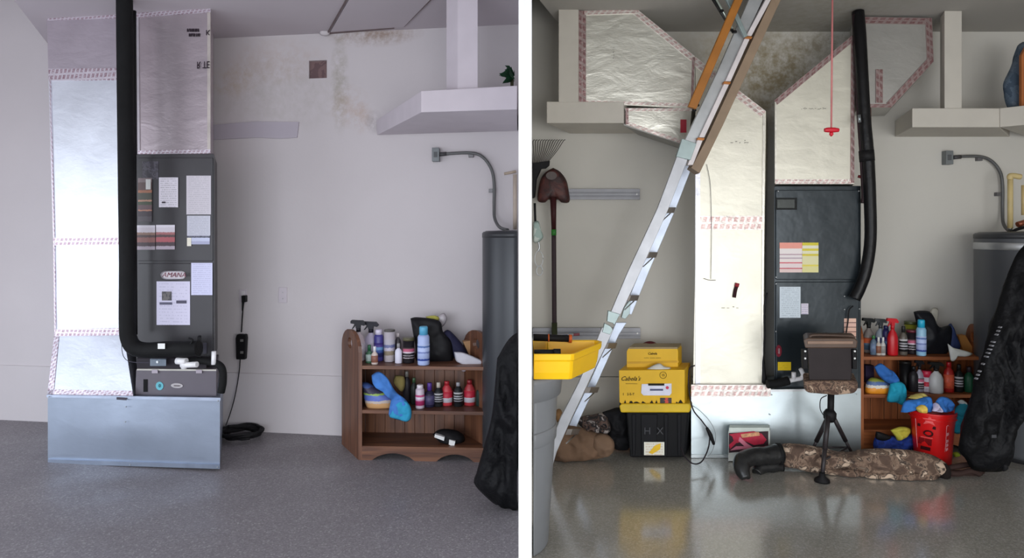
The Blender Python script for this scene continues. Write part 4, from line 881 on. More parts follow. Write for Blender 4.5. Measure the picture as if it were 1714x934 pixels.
# pull cord
t = thing('pull_cord', 'red ceiling pull cord with a red handle, before the right duct', 'pull cord', P(1391, 222, 3.3))
obj('cord', tube(new(), [P(1393.5, -20, 3.3), P(1391.5, 214, 3.3)], .0045, 6), M((206, 124, 124), .6), t)
obj('handle', tube(new(), [P(1380, 218, 3.3), P(1386, 217.5, 3.3), P(1397, 217.5, 3.3), P(1404, 218, 3.3)], [.009, .013, .013, .009], 10), M((206, 28, 48), .4), t)
obj('knot', lathe(new(), [(.004, -.022), (.011, -.012), (.008, 0)], P(1391.5, 221, 3.3), 10), M((206, 28, 48), .4), t)
# figurine-like cloth on shelf right
t = thing('denim_bag', 'blue grey cloth bag with an orange board on the right corner shelf', 'bag', S('R', 1700, 168, .3))
obj('sack', puff([(1712, 70), (1702, 78), (1697, 100), (1688, 120), (1679, 140), (1680, 156), (1684, 176), (1694, 187), (1722, 187), (1732, 150), (1730, 80)], dep('R', 1700, .32), .07, .03, 17, 50, 8), blotch_mat('blue_grey_cloth', [(62, 76, 92), (84, 98, 114), (104, 116, 130), (74, 86, 100)], 10, .9), t)
obj('board', prism(new(), [P(1710, 92, 3.98), P(1722, 70, 3.98), P(1722, 180, 3.98), P(1710, 180, 3.98)], Vector((0, .02, 0))), M((170, 100, 52), .5), t, label='orange wooden board')
# ------------------------------------------------------------------ RIGHT bookcase
bookcase('orange brown wooden bookcase behind the red bucket, right bay', Vector((2.124, 4.10, 0)), Vector((2.905, 4.10, 0)), Vector((.085, .26, 0)), (.60, .36, .135), .79, (112, 58, 28), (164, 96, 52), 8)
ZR = .601
def rb(kind, px, d, hpx, w_, body, cap, lc, lab, cat='bottle', **k): return bottle(kind, px, d, ZR, hpx, w_, body, cap, lc, lab, cat, **k)
rb('spray', 1454, 4.24, 58, 18, (120, 112, 108), (26, 28, 28), org, 'spray bottle with black trigger and orange label, left end of the right bookcase')
rb('spray', 1474, 4.26, 56, 18, (150, 160, 172), (70, 74, 76), (60, 64, 120), 'spray bottle with grey trigger, second from left, right bookcase')
rb('bottle', 1462, 4.17, 32, 11, (90, 110, 130), (60, 120, 70), (110, 130, 160), 'small blue grey bottle under the first trigger, right bookcase')
rb('bottle', 1470.5, 4.15, 30, 8, (190, 180, 170), (220, 220, 216), (140, 90, 70), 'tiny bottle with white cap and brown label, right bookcase', capf=.25)
rb('bottle', 1478, 4.15, 30, 8, (196, 194, 192), (222, 222, 220), (150, 146, 144), 'tiny white bottle left of the red sprayer, right bookcase', capf=.25)
rb('aerosol', 1483, 4.22, 46, 11, (60, 56, 110), (40, 40, 90), pur, 'slim purple aerosol behind the red sprayer, right bookcase', 'can')
rb('spray', 1494, 4.15, 62, 17, (190, 18, 30), (196, 24, 36), None, 'all-red spray bottle on the right bookcase')
rb('bottle', 1512, 4.16, 48, 13, (90, 84, 76), (40, 40, 38), bwt, 'clear dark bottle with white pump between red sprayer and pink jar', capf=.2)
rb('jar', 1526, 4.20, 40, 17, (36, 30, 34), (104, 36, 50), pnk, 'black and pink jar on the right bookcase', 'jar', capf=.1)
rb('jar', 1524, 4.27, 51, 19, (130, 130, 36), (70, 76, 40), None, 'olive yellow tub behind the pink jar, right bookcase', 'tub', capf=.1)
rb('aerosol', 1542, 4.14, 60, 15, (150, 196, 224), (40, 170, 206), blw, 'pale blue aerosol with turquoise cap, right bookcase', 'can', capf=.22)
one('shopping_bag', puff([(1529, 522), (1540, 520), (1558, 523), (1568, 542), (1575, 548), (1590, 545), (1594, 560), (1585, 592), (1560, 594), (1541, 592), (1538, 560)], 4.20, .035, .02, 24, 70, 9), M((22, 23, 28), .5, 0, 18, .3), 'black carrier bag behind the turquoise-capped aerosol, right bookcase', 'bag')
one('clear_wrapper', puff([(1556, 522), (1562, 515), (1570, 517), (1571, 528), (1566, 542), (1560, 532)], 4.26, .014, .005, 25, 30, 4), M((176, 172, 160), .3, 0, 40, .2, .1), 'pale wrapper standing above the black bag, right bookcase', 'wrapper')
one('navy_pouch', puff([(1585, 547), (1592, 541), (1598, 556), (1607, 580), (1600, 592), (1588, 584)], 4.22, .03, .006, 26, 36, 5), M((34, 50, 96), .7, 0, 30, .3), 'navy blue pouch leaning right of the black bag, right bookcase', 'pouch')
one('tan_carton', prism(new(), [P(1604, 562, 4.24), P(1616, 561, 4.24), P(1629, 584, 4.24), P(1624, 594, 4.24), P(1612, 588, 4.24)], Vector((.01, .05, 0))), M((176, 118, 56), .8), 'tan cardboard piece leaning at the arched panel, right bookcase', 'carton')
one('paper_stack', puff([(1586, 575), (1596, 582), (1612, 586), (1628, 592), (1618, 597), (1601, 597), (1598, 604), (1592, 604), (1590, 596)], 4.09, .012, .006, 27, 44, 5), M((214, 214, 208), .7), 'crumpled white papers over the shelf edge, right bookcase', 'paper')
ZR = .361
one('blue_cloth', puff([(1463, 614), (1474, 608), (1486, 616), (1498, 624), (1506, 638), (1500, 646), (1484, 640), (1470, 628)], 4.10, .03, .03, 28, 70, 10, fs=16), M((44, 104, 180), .85, 0, 60, .4, .2), 'blue cloth heaped on the middle shelf, right bookcase', 'cloth')
one('teal_cloth', puff([(1490, 642), (1504, 638), (1515, 645), (1517, 662), (1512, 678), (1500, 674), (1485, 672), (1487, 655)], 4.075, .03, .02, 29, 60, 9, fs=18), M((20, 150, 180), .85, 0, 60, .4, .2), 'turquoise cloth hanging down from the middle shelf, right bookcase', 'cloth')
one('sponge_bag', puff([(1450, 640), (1458, 632), (1475, 634), (1488, 640), (1491, 652), (1484, 660), (1460, 661), (1448, 656)], 4.15, .04, .008, 30, 44, 7), stripe_mat('sponge_bag_print_right', [(0, (232, 150, 40)), (.45, (220, 214, 204)), (.62, (84, 110, 160)), (.8, (150, 160, 70))], .2, 10), 'bag of bright orange sponges with white wrapper, right bookcase', 'bag')
one('dark_box', rect('R', 1449, 612, 1463, 640, .20, .05, True), M((44, 34, 60), .7), 'dark violet box behind the sponge bag, right bookcase', 'box')
rb('jar', 1515, 4.26, 46, 18, (26, 26, 28), (30, 28, 26), None, 'large black tub left of the trigger bottle, right bookcase', 'tub', capf=.1)
rb('bottle', 1529, 4.18, 42, 15, (34, 32, 36), (20, 20, 22), None, 'black bottle left of the pink-labelled one, right bookcase')
rb('spray', 1539, 4.18, 52, 14, (150, 146, 160), (24, 24, 28), pnk, 'spray bottle with pink round label, middle shelf of the right bookcase')
rb('jar', 1551, 4.18, 35, 14, (206, 196, 206), (190, 40, 70), rdw, 'pink and white jar beside the clear sprayer, right bookcase', 'jar', capf=.3)
rb('spray', 1567, 4.14, 52, 22, (196, 196, 196), (26, 26, 26), None, 'frosted clear spray bottle with black trigger, right bookcase')
rb('bottle', 1588, 4.17, 50, 16, (170, 30, 26), (170, 24, 30), (214, 90, 60), 'tall red bottle with orange base, right bookcase', capf=.15)
rb('bottle', 1605, 4.17, 46, 13, (24, 26, 26), (30, 30, 30), bwt, 'black bottle with white stripe right of the tall red one, right bookcase', capf=.2)
rb('bottle', 1622, 4.17, 42, 15, (26, 70, 48), (50, 40, 44), None, 'dark green bottle at the right panel, right bookcase', capf=.2)
# heap on the lowest shelf
one('blue_cloth', puff([(1462, 738), (1470, 728), (1500, 730), (1530, 728), (1534, 750), (1500, 754), (1465, 752)], 4.03, .05, .03, 31, 70, 9, fs=16), blotch_mat('royal_blue_print', [(18, 44, 120), (22, 54, 140), (16, 40, 110), (120, 140, 180)], 16), 'royal blue cloth heap with pale dots at the bookcase foot, right bay', 'cloth')
one('yellow_cloth', puff([(1490, 720), (1508, 714), (1524, 718), (1520, 730), (1504, 738), (1498, 730)], 3.99, .02, .018, 32, 50, 8, fs=18), M((186, 176, 60), .85, 0, 60, .4), 'yellow cloth lying on the royal blue heap', 'cloth')
one('black_gloves', puff([(1466, 722), (1476, 724), (1492, 732), (1480, 738), (1466, 734)], 4.0, .02, .008, 33, 30, 5), black, 'black glove behind the yellow cloth at the bookcase foot', 'glove')
# ------------------------------------------------------------------ red bucket
bz = P(1561, 772, 3.93); bx = bz.x; bc = Vector((bx, 3.93, 0)); s = 3.93/F
t = thing('bucket', 'bright red plastic bucket full of rags before the right bookcase', 'bucket', bc)
ht, rt_, rb_ = 86*s, 34*s, 27*s; tl = Matrix.Rotation(0.03, 3, 'Y')
redb = M((214, 22, 24), .35, 0, 30, .02, .04)
obj('pail', lathe(new(), [(rb_*.97, 0), (rb_, .006), (rb_+(rt_-rb_)*.55, ht*.68), (rb_+(rt_-rb_)*.85, ht*.85), (rt_*1.02, ht*.97), (rt_*1.03, ht), (rt_*.97, ht), (rt_*.93, ht*.9)], bc, 40), redb, t)
for zz in (.86, .93): obj('rim_ring', lathe(new(), [(rt_*.97, ht*zz), (rt_*1.03, ht*zz+.002), (rt_*1.03, ht*zz+.006), (rt_*.97, ht*zz+.008)], bc, 40), redb, t)
ddk = M((60, 12, 16), .5)
def on_bucket(px, py): 
    z = H+(HY-py)/F*(3.93-rt_); r = rb_+(rt_-rb_)*(z/ht)+.002; xx = (px-VX)/F*(3.93-rt_)-bx; xx = max(-r*.98, min(r*.98, xx)); return Vector((bx+xx, 3.93-math.sqrt(max(0, r*r-xx*xx)), z))
def decal(pts, mat, name='printed_mark', lab=None): return obj(name, prism(new(), [on_bucket(x, y)+Vector((0, -.001, 0)) for x, y in pts], Vector((0, .003, 0))), mat, t, label=lab)
decal([(1561, 698), (1563, 703), (1569, 704), (1565, 708), (1568, 714), (1561, 711), (1555, 714), (1557, 708), (1554, 704), (1559, 703)], M((236, 96, 96), .4), 'star', 'pale red star')
decal([(1551, 715), (1569, 716), (1569, 721), (1551, 720)], ddk)
bm = new()
for (x, y) in ((1561, 729),):
    pts = [on_bucket(x+4.5*math.cos(a_), y+4.5*math.sin(a_)) for a_ in [2*math.pi*i/16 for i in range(17)]]; tube(bm, pts, .0045, 5, 2)
obj('ring_mark', bm, ddk, t)
decal([(1553, 739), (1565, 739), (1565, 750), (1553, 750)], M((120, 12, 18), .5)); decal([(1555, 753), (1564, 753), (1564, 759), (1555, 759)], ddk); decal([(1554, 736.5), (1566, 736), (1566, 737.5), (1554, 738)], M((224, 90, 90)))
wh = M((226, 150, 156), .5)
for a_, b_ in (((1531.5, 709), (1537, 711)), ((1589.5, 714), (1585.5, 714))):
    x_ = b_[0]; obj('white_border', tube(new(), [on_bucket(a_[0], a_[1]), on_bucket(x_, b_[1]), on_bucket(x_, 740), on_bucket(x_+(1 if x_ < 1560 else -1), 758)], .0016, 5, 2), wh, t)
for x_, yy in ((1533, (716, 722, 728, 735)), (1588, (728, 740, 747, 754))):
    for y_ in yy: decal([(x_-2, y_-2), (x_+1.6, y_-3), (x_+2, y_+1), (x_-1.6, y_+3)], wh)
for nm, pl, d_, col, lab in (('blue_rag', [(1508, 690), (1514, 672), (1535, 668), (1556, 664), (1561, 676), (1558, 690), (1535, 686), (1520, 690)], 3.90, (50, 120, 200), 'blue rag hanging over the left rim of the red bucket'),
        ('blue_rag', [(1566, 672), (1575, 664), (1590, 668), (1596, 684), (1585, 690), (1570, 688)], 3.90, (60, 128, 210), 'round blue rag on top of the red bucket'),
        ('teal_rag', [(1600, 684), (1612, 672), (1622, 682), (1618, 700), (1612, 722), (1600, 726), (1592, 714), (1596, 700)], 3.87, (12, 120, 140), 'teal rag hanging right of the red bucket rim'),
        ('yellow_rag', [(1533, 682), (1545, 677), (1552, 684), (1550, 691), (1538, 690)], 3.86, (236, 200, 90), 'yellow rag inside the rim of the red bucket'),
        ('yellow_rag', [(1520, 666), (1530, 661), (1545, 658), (1552, 664), (1540, 670)], 3.95, (214, 196, 110), 'pale yellow rag above the blue one on the red bucket'),
        ('white_rag', [(1560, 688), (1566, 674), (1573, 680), (1578, 690)], 3.86, (214, 206, 232), 'white rag between the two blue ones on the red bucket'),
        ('white_rag', [(1603, 672), (1610, 669), (1616, 674), (1610, 680)], 3.88, (190, 196, 196), 'small white rag on top of the hanging teal one')):
    one(nm, puff(pl, d_, .035, .03, len(lab), 70, 10, fs=20), M(col, .85, 0, 60, .4, .15), lab, 'rag', 'rags heaped in and on the red bucket')
one('lime_rag', puff([(1594, 758), (1602, 756), (1607, 762), (1598, 765)], 3.95, .02, .004, 40, 20, 4), M((150, 170, 40), .8), 'lime green scrap on the floor between bucket and cover', 'rag')
# ------------------------------------------------------------------ black garment/golf cover
bm = puff([(1716, 408), (1700, 428), (1684, 468), (1668, 520), (1652, 570), (1636, 625), (1622, 680), (1610, 725), (1604, 752), (1616, 768), (1628, 786), (1660, 790), (1684, 784), (1690, 742), (1712, 700), (1745, 640), (1760, 500), (1745, 420)], 3.62, .10, .075, 34, 120, 18, fs=6, st=(3.2, 1, .8))
for v in bm.verts: v.co.z = max(v.co.z, .006)
t = thing('travel_cover', 'tall black fabric golf bag cover leaning at the right frame edge', 'cover', P(1650, 788, 3.7))
obj('cover_body', bm, cover, t)
a0, a1 = P(1636, 634, 3.49), P(1676, 548, 3.47)
lm = M((130, 130, 136), .6)
for i in range(15):
    u = i/14; 
    if i in (3, 5, 11): continue
    c = a0.lerp(a1, u); w_ = .0065 if 4 < i < 11 else .0035
    dv = (a1-a0).normalized(); n_ = Vector((dv.z, 0, -dv.x))
    obj('printed_letter', prism(new(), [c+n_*w_+dv*.006, c+n_*w_-dv*.002, c-n_*w_-dv*.006, c-n_*w_*.6+dv*.002], Vector((0, .02, 0))), lm, t)
obj('buckle', rect('R', 1660, 728, 1668, 733, .93, .01), M((60, 60, 64)), t)
obj('drawstring_knot', puff([(1676, 776), (1684, 774), (1686, 784), (1678, 789)], 3.6, .02, .003, 36, 20, 4), black, t)
t = thing('wheel', 'white plastic wheel on the floor at the right frame edge', 'wheel', P(1708, 786, 3.85))
bm = new(); c = P(1709, 772, 3.9); c.z = .055; lathe(bm, [(.02, -.02), (.052, -.018), (.055, -.01), (.055, .01), (.052, .018), (.02, .02)], Vector(), 24, tilt=Matrix.Rotation(math.pi/2, 3, 'Y')); bmesh.ops.rotate(bm, verts=bm.verts, matrix=Matrix.Rotation(.5, 3, 'Z')); bmesh.ops.translate(bm, verts=bm.verts, vec=c); obj('tyre', bm, M((196, 196, 194)), t)
one('storage_tub', poly('R', [(1692, 640), (1760, 640), (1750, 757), (1684, 757)], .34, .06), M((150, 152, 152), .5), 'pale grey tub behind the black cover at the right frame edge', 'tub')
# ------------------------------------------------------------------ camo seat on tripod and box
camo = blotch_mat('camouflage', [(28, 22, 20), (84, 64, 54), (136, 110, 92), (40, 30, 28), (176, 150, 128)], 26, .9, const=False)
camo2 = blotch_mat('camouflage_waders', [(28, 22, 20), (92, 72, 60), (140, 116, 98), (44, 34, 30), (196, 172, 150)], 17, .9, bst=.9, const=False)
t = thing('tripod_stool', 'black tripod stool with a camouflage seat before the right air handler', 'stool', P(1388, 800, 3.72))
s = 3.72/F; cx = (1391-VX)*s
def TP(px, py, d=3.72): return P(px, py, d)
obj('seat', poly('R', [(1345, 638), (1436, 638), (1436, 652), (1430, 659), (1400, 662), (1352, 658), (1346, 652)], 4.41-3.58, .22), camo, t, .012)
tm = M((44, 38, 40), .5, .2)
obj('post', tube(new(), [TP(1391, 658), TP(1390, 700)], .018, 10), black, t)
obj('hub', lathe(new(), [(.022, -.02), (.034, 0), (.036, .03), (.022, .05)], TP(1389, 700), 14), black, t)
def leg(name, a, b, r0, r1, foot):
    l = obj(name, tube(new(), [a, a.lerp(b, .55)], r0, 10), tm, t)
    obj('tube', tube(new(), [a.lerp(b, .5), b], r1, 10), tm, l)
    obj('rubber_foot', lathe(new(), [(foot, 0), (foot*.95, .012), (r1*1.4, .03), (r1*1.4, .05)], Vector((b.x, b.y, .002)), 14), black, l)
ft = P(1376, 799, 3.60); ft.z = .02; l2 = P(1352, 748, 3.9); l2.z = .02; l3 = P(1431, 754, 3.9); l3.z = .02
leg('leg', TP(1386, 696, 3.70), ft, .014, .012, .042); leg('leg', TP(1385, 700, 3.74), l2, .013, .009, .02); leg('leg', TP(1395, 698, 3.74), l3, .013, .009, .02)
for a_, b_ in ((l2, l3), (ft, l2), (ft, l3)): 
    h0 = TP(1389, 700); obj('stretcher', tube(new(), [a_.lerp(h0, .3), b_.lerp(h0, .3)], .006, 6), tm, t)
obj('cord_loop', tube(new(), [TP(x, y, 3.69) for x, y in ((1384, 662), (1374, 668), (1373, 685), (1380, 697))], .0028, 6), black, t)
t = thing('storage_box', 'dark brown lidded box standing on the camouflage stool seat', 'box', P(1391, 637, 3.7))
obj('body', poly('R', [(1352, 578), (1428, 578), (1425, 637), (1355, 637)], 4.41-3.60, .16), M((46, 39, 40), .5, 0, 40, .05), t, .006)
obj('lid', poly('R', [(1345, 570), (1350, 566), (1430, 566), (1436, 571), (1434, 583), (1348, 583)], 4.41-3.58, .20), M((84, 64, 52), .4, 0, 40, .05), t, .006)
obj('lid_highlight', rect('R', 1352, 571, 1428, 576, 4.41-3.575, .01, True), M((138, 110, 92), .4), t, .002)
obj('handle', tube(new(), [P(x, y, 3.62) for x, y in ((1355, 566), (1358, 562), (1372, 561), (1410, 562), (1426, 563), (1430, 567))], .008, 8), M((80, 62, 52), .5), t)
for x0_ in (1344, 1427):
    l = obj('latch', poly('R', [(x0_, 585), (x0_+8, 585), (x0_+8, 618), (x0_+1, 618)], 4.41-3.585, .03, True), black, t, .003)
    for y in (588, 600): disc('R', x0_+4, y, 1.6, 1.6, 4.41-3.58, .004, white, l, 'rivet')
# small pack
t = thing('bait_box', 'small white box with red camouflage-like print before the right plenum', 'box', P(1253, 768, 3.9))
obj('carton', poly('R', [(1219, 722), (1289, 720), (1289, 770), (1219, 772)], .50, .04), M((190, 192, 186), .6), t, .002)
obj('dark_panel', poly('R', [(1220, 725), (1286, 722), (1286, 752), (1220, 758)], .503, .004), M((60, 40, 46), .6), t)
obj('red_shape', poly('R', [(1220, 727), (1240, 724), (1262, 722), (1275, 726), (1283, 736), (1278, 743), (1262, 745), (1246, 738), (1232, 742), (1222, 752), (1220, 745), (1228, 738), (1226, 731)], .507, .003), M((178, 30, 60), .5, 0, 30, .05, .2, 30.), t)
obj('pink_shape', poly('R', [(1238, 731), (1250, 742), (1262, 750), (1240, 752), (1222, 754), (1232, 747), (1246, 747), (1236, 738)], .5085, .002), M((210, 120, 140), .5), t)
obj('gold_strip', poly('R', [(1240, 727), (1270, 723), (1272, 729), (1242, 733)], .5085, .002), M((206, 150, 110), .5, 0, 30, .05, .3, 60.), t)
obj('lid_edge', poly('R', [(1220, 716), (1288, 716), (1288, 721), (1220, 723)], .505, .06), M((206, 214, 206)), t, .002)
# waders
t = thing('waders', 'camouflage chest waders with black rubber boots lying across the floor', 'waders', P(1430, 806, 3.66))
def wad(o_, base, th_, wr_, sd, name, N=100):
    return obj(name, puff(o_, base, th_, wr_, sd, N, 12, fs=15, dd=[-.14*(x-1300)/280 for x, y in o_]), camo2, t)
wad([(1299, 747), (1315, 742), (1345, 744), (1375, 750), (1400, 756), (1425, 757), (1450, 752), (1510, 752), (1548, 758), (1570, 766), (1588, 782), (1574, 797), (1540, 797), (1480, 793), (1420, 788), (1370, 784), (1318, 781), (1301, 776)], 3.80, .09, .035, 41, 'body')
wad([(1322, 778), (1350, 778), (1400, 783), (1470, 787), (1560, 790), (1566, 808), (1520, 806), (1470, 802), (1420, 797), (1376, 792), (1340, 787)], 3.76, .05, .022, 42, 'lower_leg', 80)
bt = M((30, 30, 31), .35, 0, 14, .4, .1, 6., .02)
for pp, rr in (([(1304, 760, 3.77), (1282, 763, 3.74), (1258, 765, 3.71), (1243, 772, 3.68), (1242, 786, 3.64), (1249, 802, 3.60)], [.058, .052, .050, .050, .044, .026]),
               ([(1306, 781, 3.78), (1288, 781, 3.75), (1272, 784, 3.73), (1266, 792, 3.70)], [.036, .036, .034, .026])):
    bm = tube(new(), [P(*q_) for q_ in pp], rr, 18)
    for v in bm.verts: v.co.z = max(.004, v.co.z)+noise.noise(v.co*22)*.006
    bo = obj('boot', bm, bt, t)
    bm = tube(new(), [P(pp[0][0]+3, pp[0][1], pp[0][2]), P(pp[0][0]-3, pp[0][1], pp[0][2])], rr[0]*1.06, 18)
    for v in bm.verts: v.co.z = max(.004, v.co.z)
    obj('boot_cuff', bm, rubber, bo)
obj('neck_opening', puff([(1574, 770), (1586, 778), (1588, 800), (1574, 808), (1568, 790)], 3.67, .05, .006, 45, 32, 5), M((28, 22, 20), .9), t)
for i, pl in enumerate((((1582, 786), (1600, 781), (1625, 778), (1640, 786), (1643, 800), (1638, 806)), ((1582, 796), (1605, 800), (1625, 805), (1642, 806)), ((1584, 790), (1604, 793), (1625, 788), (1640, 795)))):
    pts = [P(x, y, 3.70-.02*i) for x, y in pl]
    for v in pts: v.z = max(v.z, .02)
    obj('strap', tube(new(), pts, [.016]*len(pts), 8), M((56, 40, 36), .8), t)
# ------------------------------------------------------------------ black tote + cartons
t = thing('storage_tote', 'black plastic tote with a yellow lid beside the right plenum', 'tote', S('R', 1096, 766, .5))
off = 4.41-3.93
obj('bin', poly('R', [(1048, 690), (1153, 690), (1146, 766), (1054, 766)], off, .30), M((13, 13, 16), .6, 0, 40, .03), t, .01)
obj('lid', poly('R', [(1036, 680), (1040, 676), (1154, 676), (1156, 680), (1154, 691), (1039, 691)], off+.02, .36), M((214, 178, 24), .45, 0, 40, .05), t, .008)
for x0, x1 in ((1058, 1064), (1073, 1100), (1112, 1118), (1134, 1140)): obj('rib', poly('R', [(x0, 694), (x1, 694), (x1-1, 762), (x0+1, 762)], off+.008, .01), M((18, 18, 22), .6), t, .002)
st_ = paper('R', 1078, 740, 1112, 762, off+.01, print_mat((230, 228, 214), (180, 120, 60), 5, .5, .45), t, 'white and yellow product sticker', 'sticker'); obj('yellow_picture', poly('R', [(1086, 758), (1096, 746), (1106, 742), (1105, 752), (1092, 760)], off+.014, .002), M((236, 190, 30)), st_)
letters('H  X', 'R', 1094, 722, 12, off+.009, M((58, 58, 64)), t, 'embossed_lettering')
yl = M((226, 178, 16), .55, 0, 30, .04, .05)
bk_ = M((30, 26, 16), .6)
t = thing('carton', 'wide yellow outdoor-goods carton with black script, on the tote lid', 'carton', P(1090, 679, 3.9))
o1 = 4.41-3.93
obj('printed_face', poly('R', [(1036, 620), (1146, 619), (1146, 678), (1037, 679)], o1, .22), yl, t, .002)
letters("Cabela's", 'R', 1055, 634, 7.5, o1+.001, bk_, t, 'script_lettering', False, .45, .95)
letters('~~~~~~', 'R', 1057, 642, 4, o1+.001, bk_, t, 'small_print'); letters('1   2-5-T', 'R', 1052, 660, 4, o1+.001, bk_, t, 'small_print')
ring('R', 1110, 628, 5.5, 5.5, o1+.003, .0012, bk_, t, 'printed_circle'); letters('15', 'R', 1110, 628, 4, o1+.001, bk_, t, 'small_print')
st_ = obj('handle_label', poly('R', [(1074, 643), (1124, 642), (1124, 658), (1121, 662), (1077, 662), (1073, 658)], o1+.006, .005), M((220, 220, 236), .4), t, .001, 'white address label')
paper('R', 1085, 642, 1112, 645.5, o1+.007, bk_, st_, None, 'black_bar'); paper('R', 1088, 651, 1110, 654, o1+.007, M((70, 74, 110)), st_, None, 'blue_bar'); disc('R', 1117, 649, 2.6, 2.6, o1+.01, .002, M((206, 50, 80)), st_, 'red_dot')
paper('R', 1105, 666, 1124, 677, o1+.002, stripe_mat('tiny_picture', [(0, (30, 24, 22)), (.4, (200, 70, 50)), (.7, (60, 40, 40))], .5, 4, 0), t, 'small red picture', 'picture')
rnd = random.Random(9); sil = [(1037, 679)]
x = 1037
while x < 1145:
    near = 1 if (1050 < x < 1100 or x < 1048 or x > 1128) else .3
    sil.append((x, 678-rnd.uniform(1, 9)*near)); x += rnd.uniform(2, 4)
sil += [(1145, 678), (1145, 679)]
obj('landscape_silhouette', poly('R', sil, o1+.003, .002), bk_, t)
t = thing('carton', 'smaller yellow carton standing behind the wide one, on the tote', 'carton', P(1090, 625, 4.0))
o2 = 4.41-4.02
obj('box_face', poly('R', [(1049, 588), (1052, 583), (1133, 582), (1135, 588), (1135, 670), (1049, 670)], o2, .14), yl, t, .002)
obj('flap', poly('R', [(1049, 606), (1136, 604), (1136, 607), (1049, 609)], o2+.004, .004), M((206, 158, 14)), t)
obj('cardboard_edge', poly('R', [(1053, 581), (1134, 581), (1134, 584), (1053, 584)], o2+.002, .14), M((150, 130, 90)), t)
letters('Cabela', 'R', 1092, 592, 4, o2+.002, bk_, t, 'small_print', False, .3); letters('~~~ ~~~ ~~~', 'R', 1092, 599, 3.5, o2+.002, bk_, t, 'small_print')
one('packing_paper', puff([(1078, 620), (1092, 612), (1104, 608), (1112, 613), (1124, 616), (1112, 621)], 3.97, .02, .006, 46, 30, 5), M((206, 204, 196), .8), 'crumpled white paper poking out of the wide yellow carton', 'paper')
one('red_cap', puff([(1070, 584), (1074, 576), (1086, 571), (1098, 574), (1104, 584), (1098, 590), (1076, 590)], 4.18, .06, .006, 47, 36, 6), M((96, 24, 34), .8), 'dark red cap resting on top of the smaller yellow carton', 'cap')
# cord loops between tote and plenum
t = thing('power_cord', 'thin dark cord looping down between the tote and the right plenum', 'cord', P(1170, 770, 3.86))
obj('cord', tube(new(), [P(x, y, d_) for x, y, d_ in ((1163, 612, 3.96), (1154, 618, 3.94), (1153, 650, 3.92), (1160, 685, 3.92), (1176, 706, 3.92), (1187, 724, 3.92), (1186, 748, 3.90), (1175, 772, 3.78), (1160, 776, 3.75), (1146, 764, 3.80), (1140, 750, 3.86))], .0042, 8), M((44, 38, 44), .6), t)
obj('toggle', tube(new(), [P(1183, 716, 3.91), P(1189, 728, 3.91), P(1195, 744, 3.91)], [.008, .013, .008], 8), black, t)
obj('clear_cable', tube(new(), [P(x, y, 3.93) for x, y in ((1154, 676), (1172, 688), (1190, 708), (1198, 730), (1192, 755), (1184, 764))], .002, 6), M((150, 156, 158), .5), t)
# brown bag, boots pile, black bag
one('duffel_bag', puff([(925, 716), (950, 712), (975, 716), (1000, 724), (1018, 728), (1028, 742), (1024, 758), (1010, 766), (985, 768), (955, 776), (925, 774)], 3.96, .09, .05, 48, 90, 12, fs=9), M((112, 86, 66), .85, 0, 30, .4, .15), 'brown canvas bag lying behind the ladder foot', 'bag')
one('bag_end', puff([(992, 730), (1010, 726), (1026, 736), (1028, 752), (1018, 764), (998, 762), (990, 748)], 3.92, .06, .02, 49, 60, 9, fs=12), M((120, 94, 74), .85, 0, 30, .4, .15), 'rounded brown bundle at the right end of the canvas bag', 'bundle')
one('camouflage_boots', puff([(965, 700), (978, 696), (992, 694), (1008, 692), (1018, 702), (1022, 720), (1010, 728), (990, 724), (970, 712)], 4.02, .07, .06, 50, 90, 12, fs=20), blotch_mat('black_camouflage', [(24, 22, 24), (90, 70, 62), (40, 36, 38), (150, 140, 136), (30, 28, 30)], 20), 'pile of camouflage gear behind the brown canvas bag', 'gear')
one('backpack', puff([(1008, 690), (1020, 686), (1036, 682), (1052, 690), (1054, 730), (1052, 752), (1030, 752), (1018, 735), (1016, 712)], 4.08, .08, .05, 51, 80, 10, fs=14), M((24, 24, 27), .8, 0, 30, .5), 'black backpack left of the black tote', 'backpack')
one('tan_boot', puff([(928, 688), (936, 684), (941, 690), (940, 702), (930, 706)], 4.05, .04, .006, 52, 24, 5), M((140, 104, 66), .8), 'small tan bundle between the rubbish bin and the ladder', 'bundle')
one('wood_block', rect('R', 1026, 744, 1054, 752, .28, .08), M((150, 92, 54), .7), 'short orange wooden board behind the tote foot', 'board')
# ------------------------------------------------------------------ rubbish bin and yellow tray
cb = Vector((-.115, 2.92, 0)); t = thing('rubbish_bin', 'large grey plastic rubbish bin cut by the left edge of the right bay', 'bin', Vector((.09, 2.86, 0)))
gm = M((132, 134, 138), .5, 0, 30, .04, .04)
zt = H+(HY-640)/F*2.65
obj('barrel', clip(lathe(new(), [(.215, 0), (.22, .01), (.262, zt-.09), (.264, zt-.02)], cb, 64), 'R'), gm, t)
obj('rim', clip(lathe(new(), [(.262, zt-.10), (.276, zt-.098), (.284, zt-.03), (.290, zt-.02), (.290, zt), (.27, zt)], cb, 64), 'R'), gm, t)
obj('embossed_band', clip(lathe(new(), [(.25, zt-.30), (.256, zt-.295), (.258, zt-.24), (.255, zt-.235)], cb, 64), 'R'), gm, t)
t = thing('tool_tray', 'bright yellow plastic tray sitting on the rubbish bin', 'tray', P(945, 640, 2.75))
ym = M((250, 196, 8), .4, 0, 30, .03, .03)
out = [(891, 640), (960, 639), (1003, 613), (1003, 586), (995, 580), (960, 578)]
bm = new()
z0, z1 = zt+.004, zt+.115
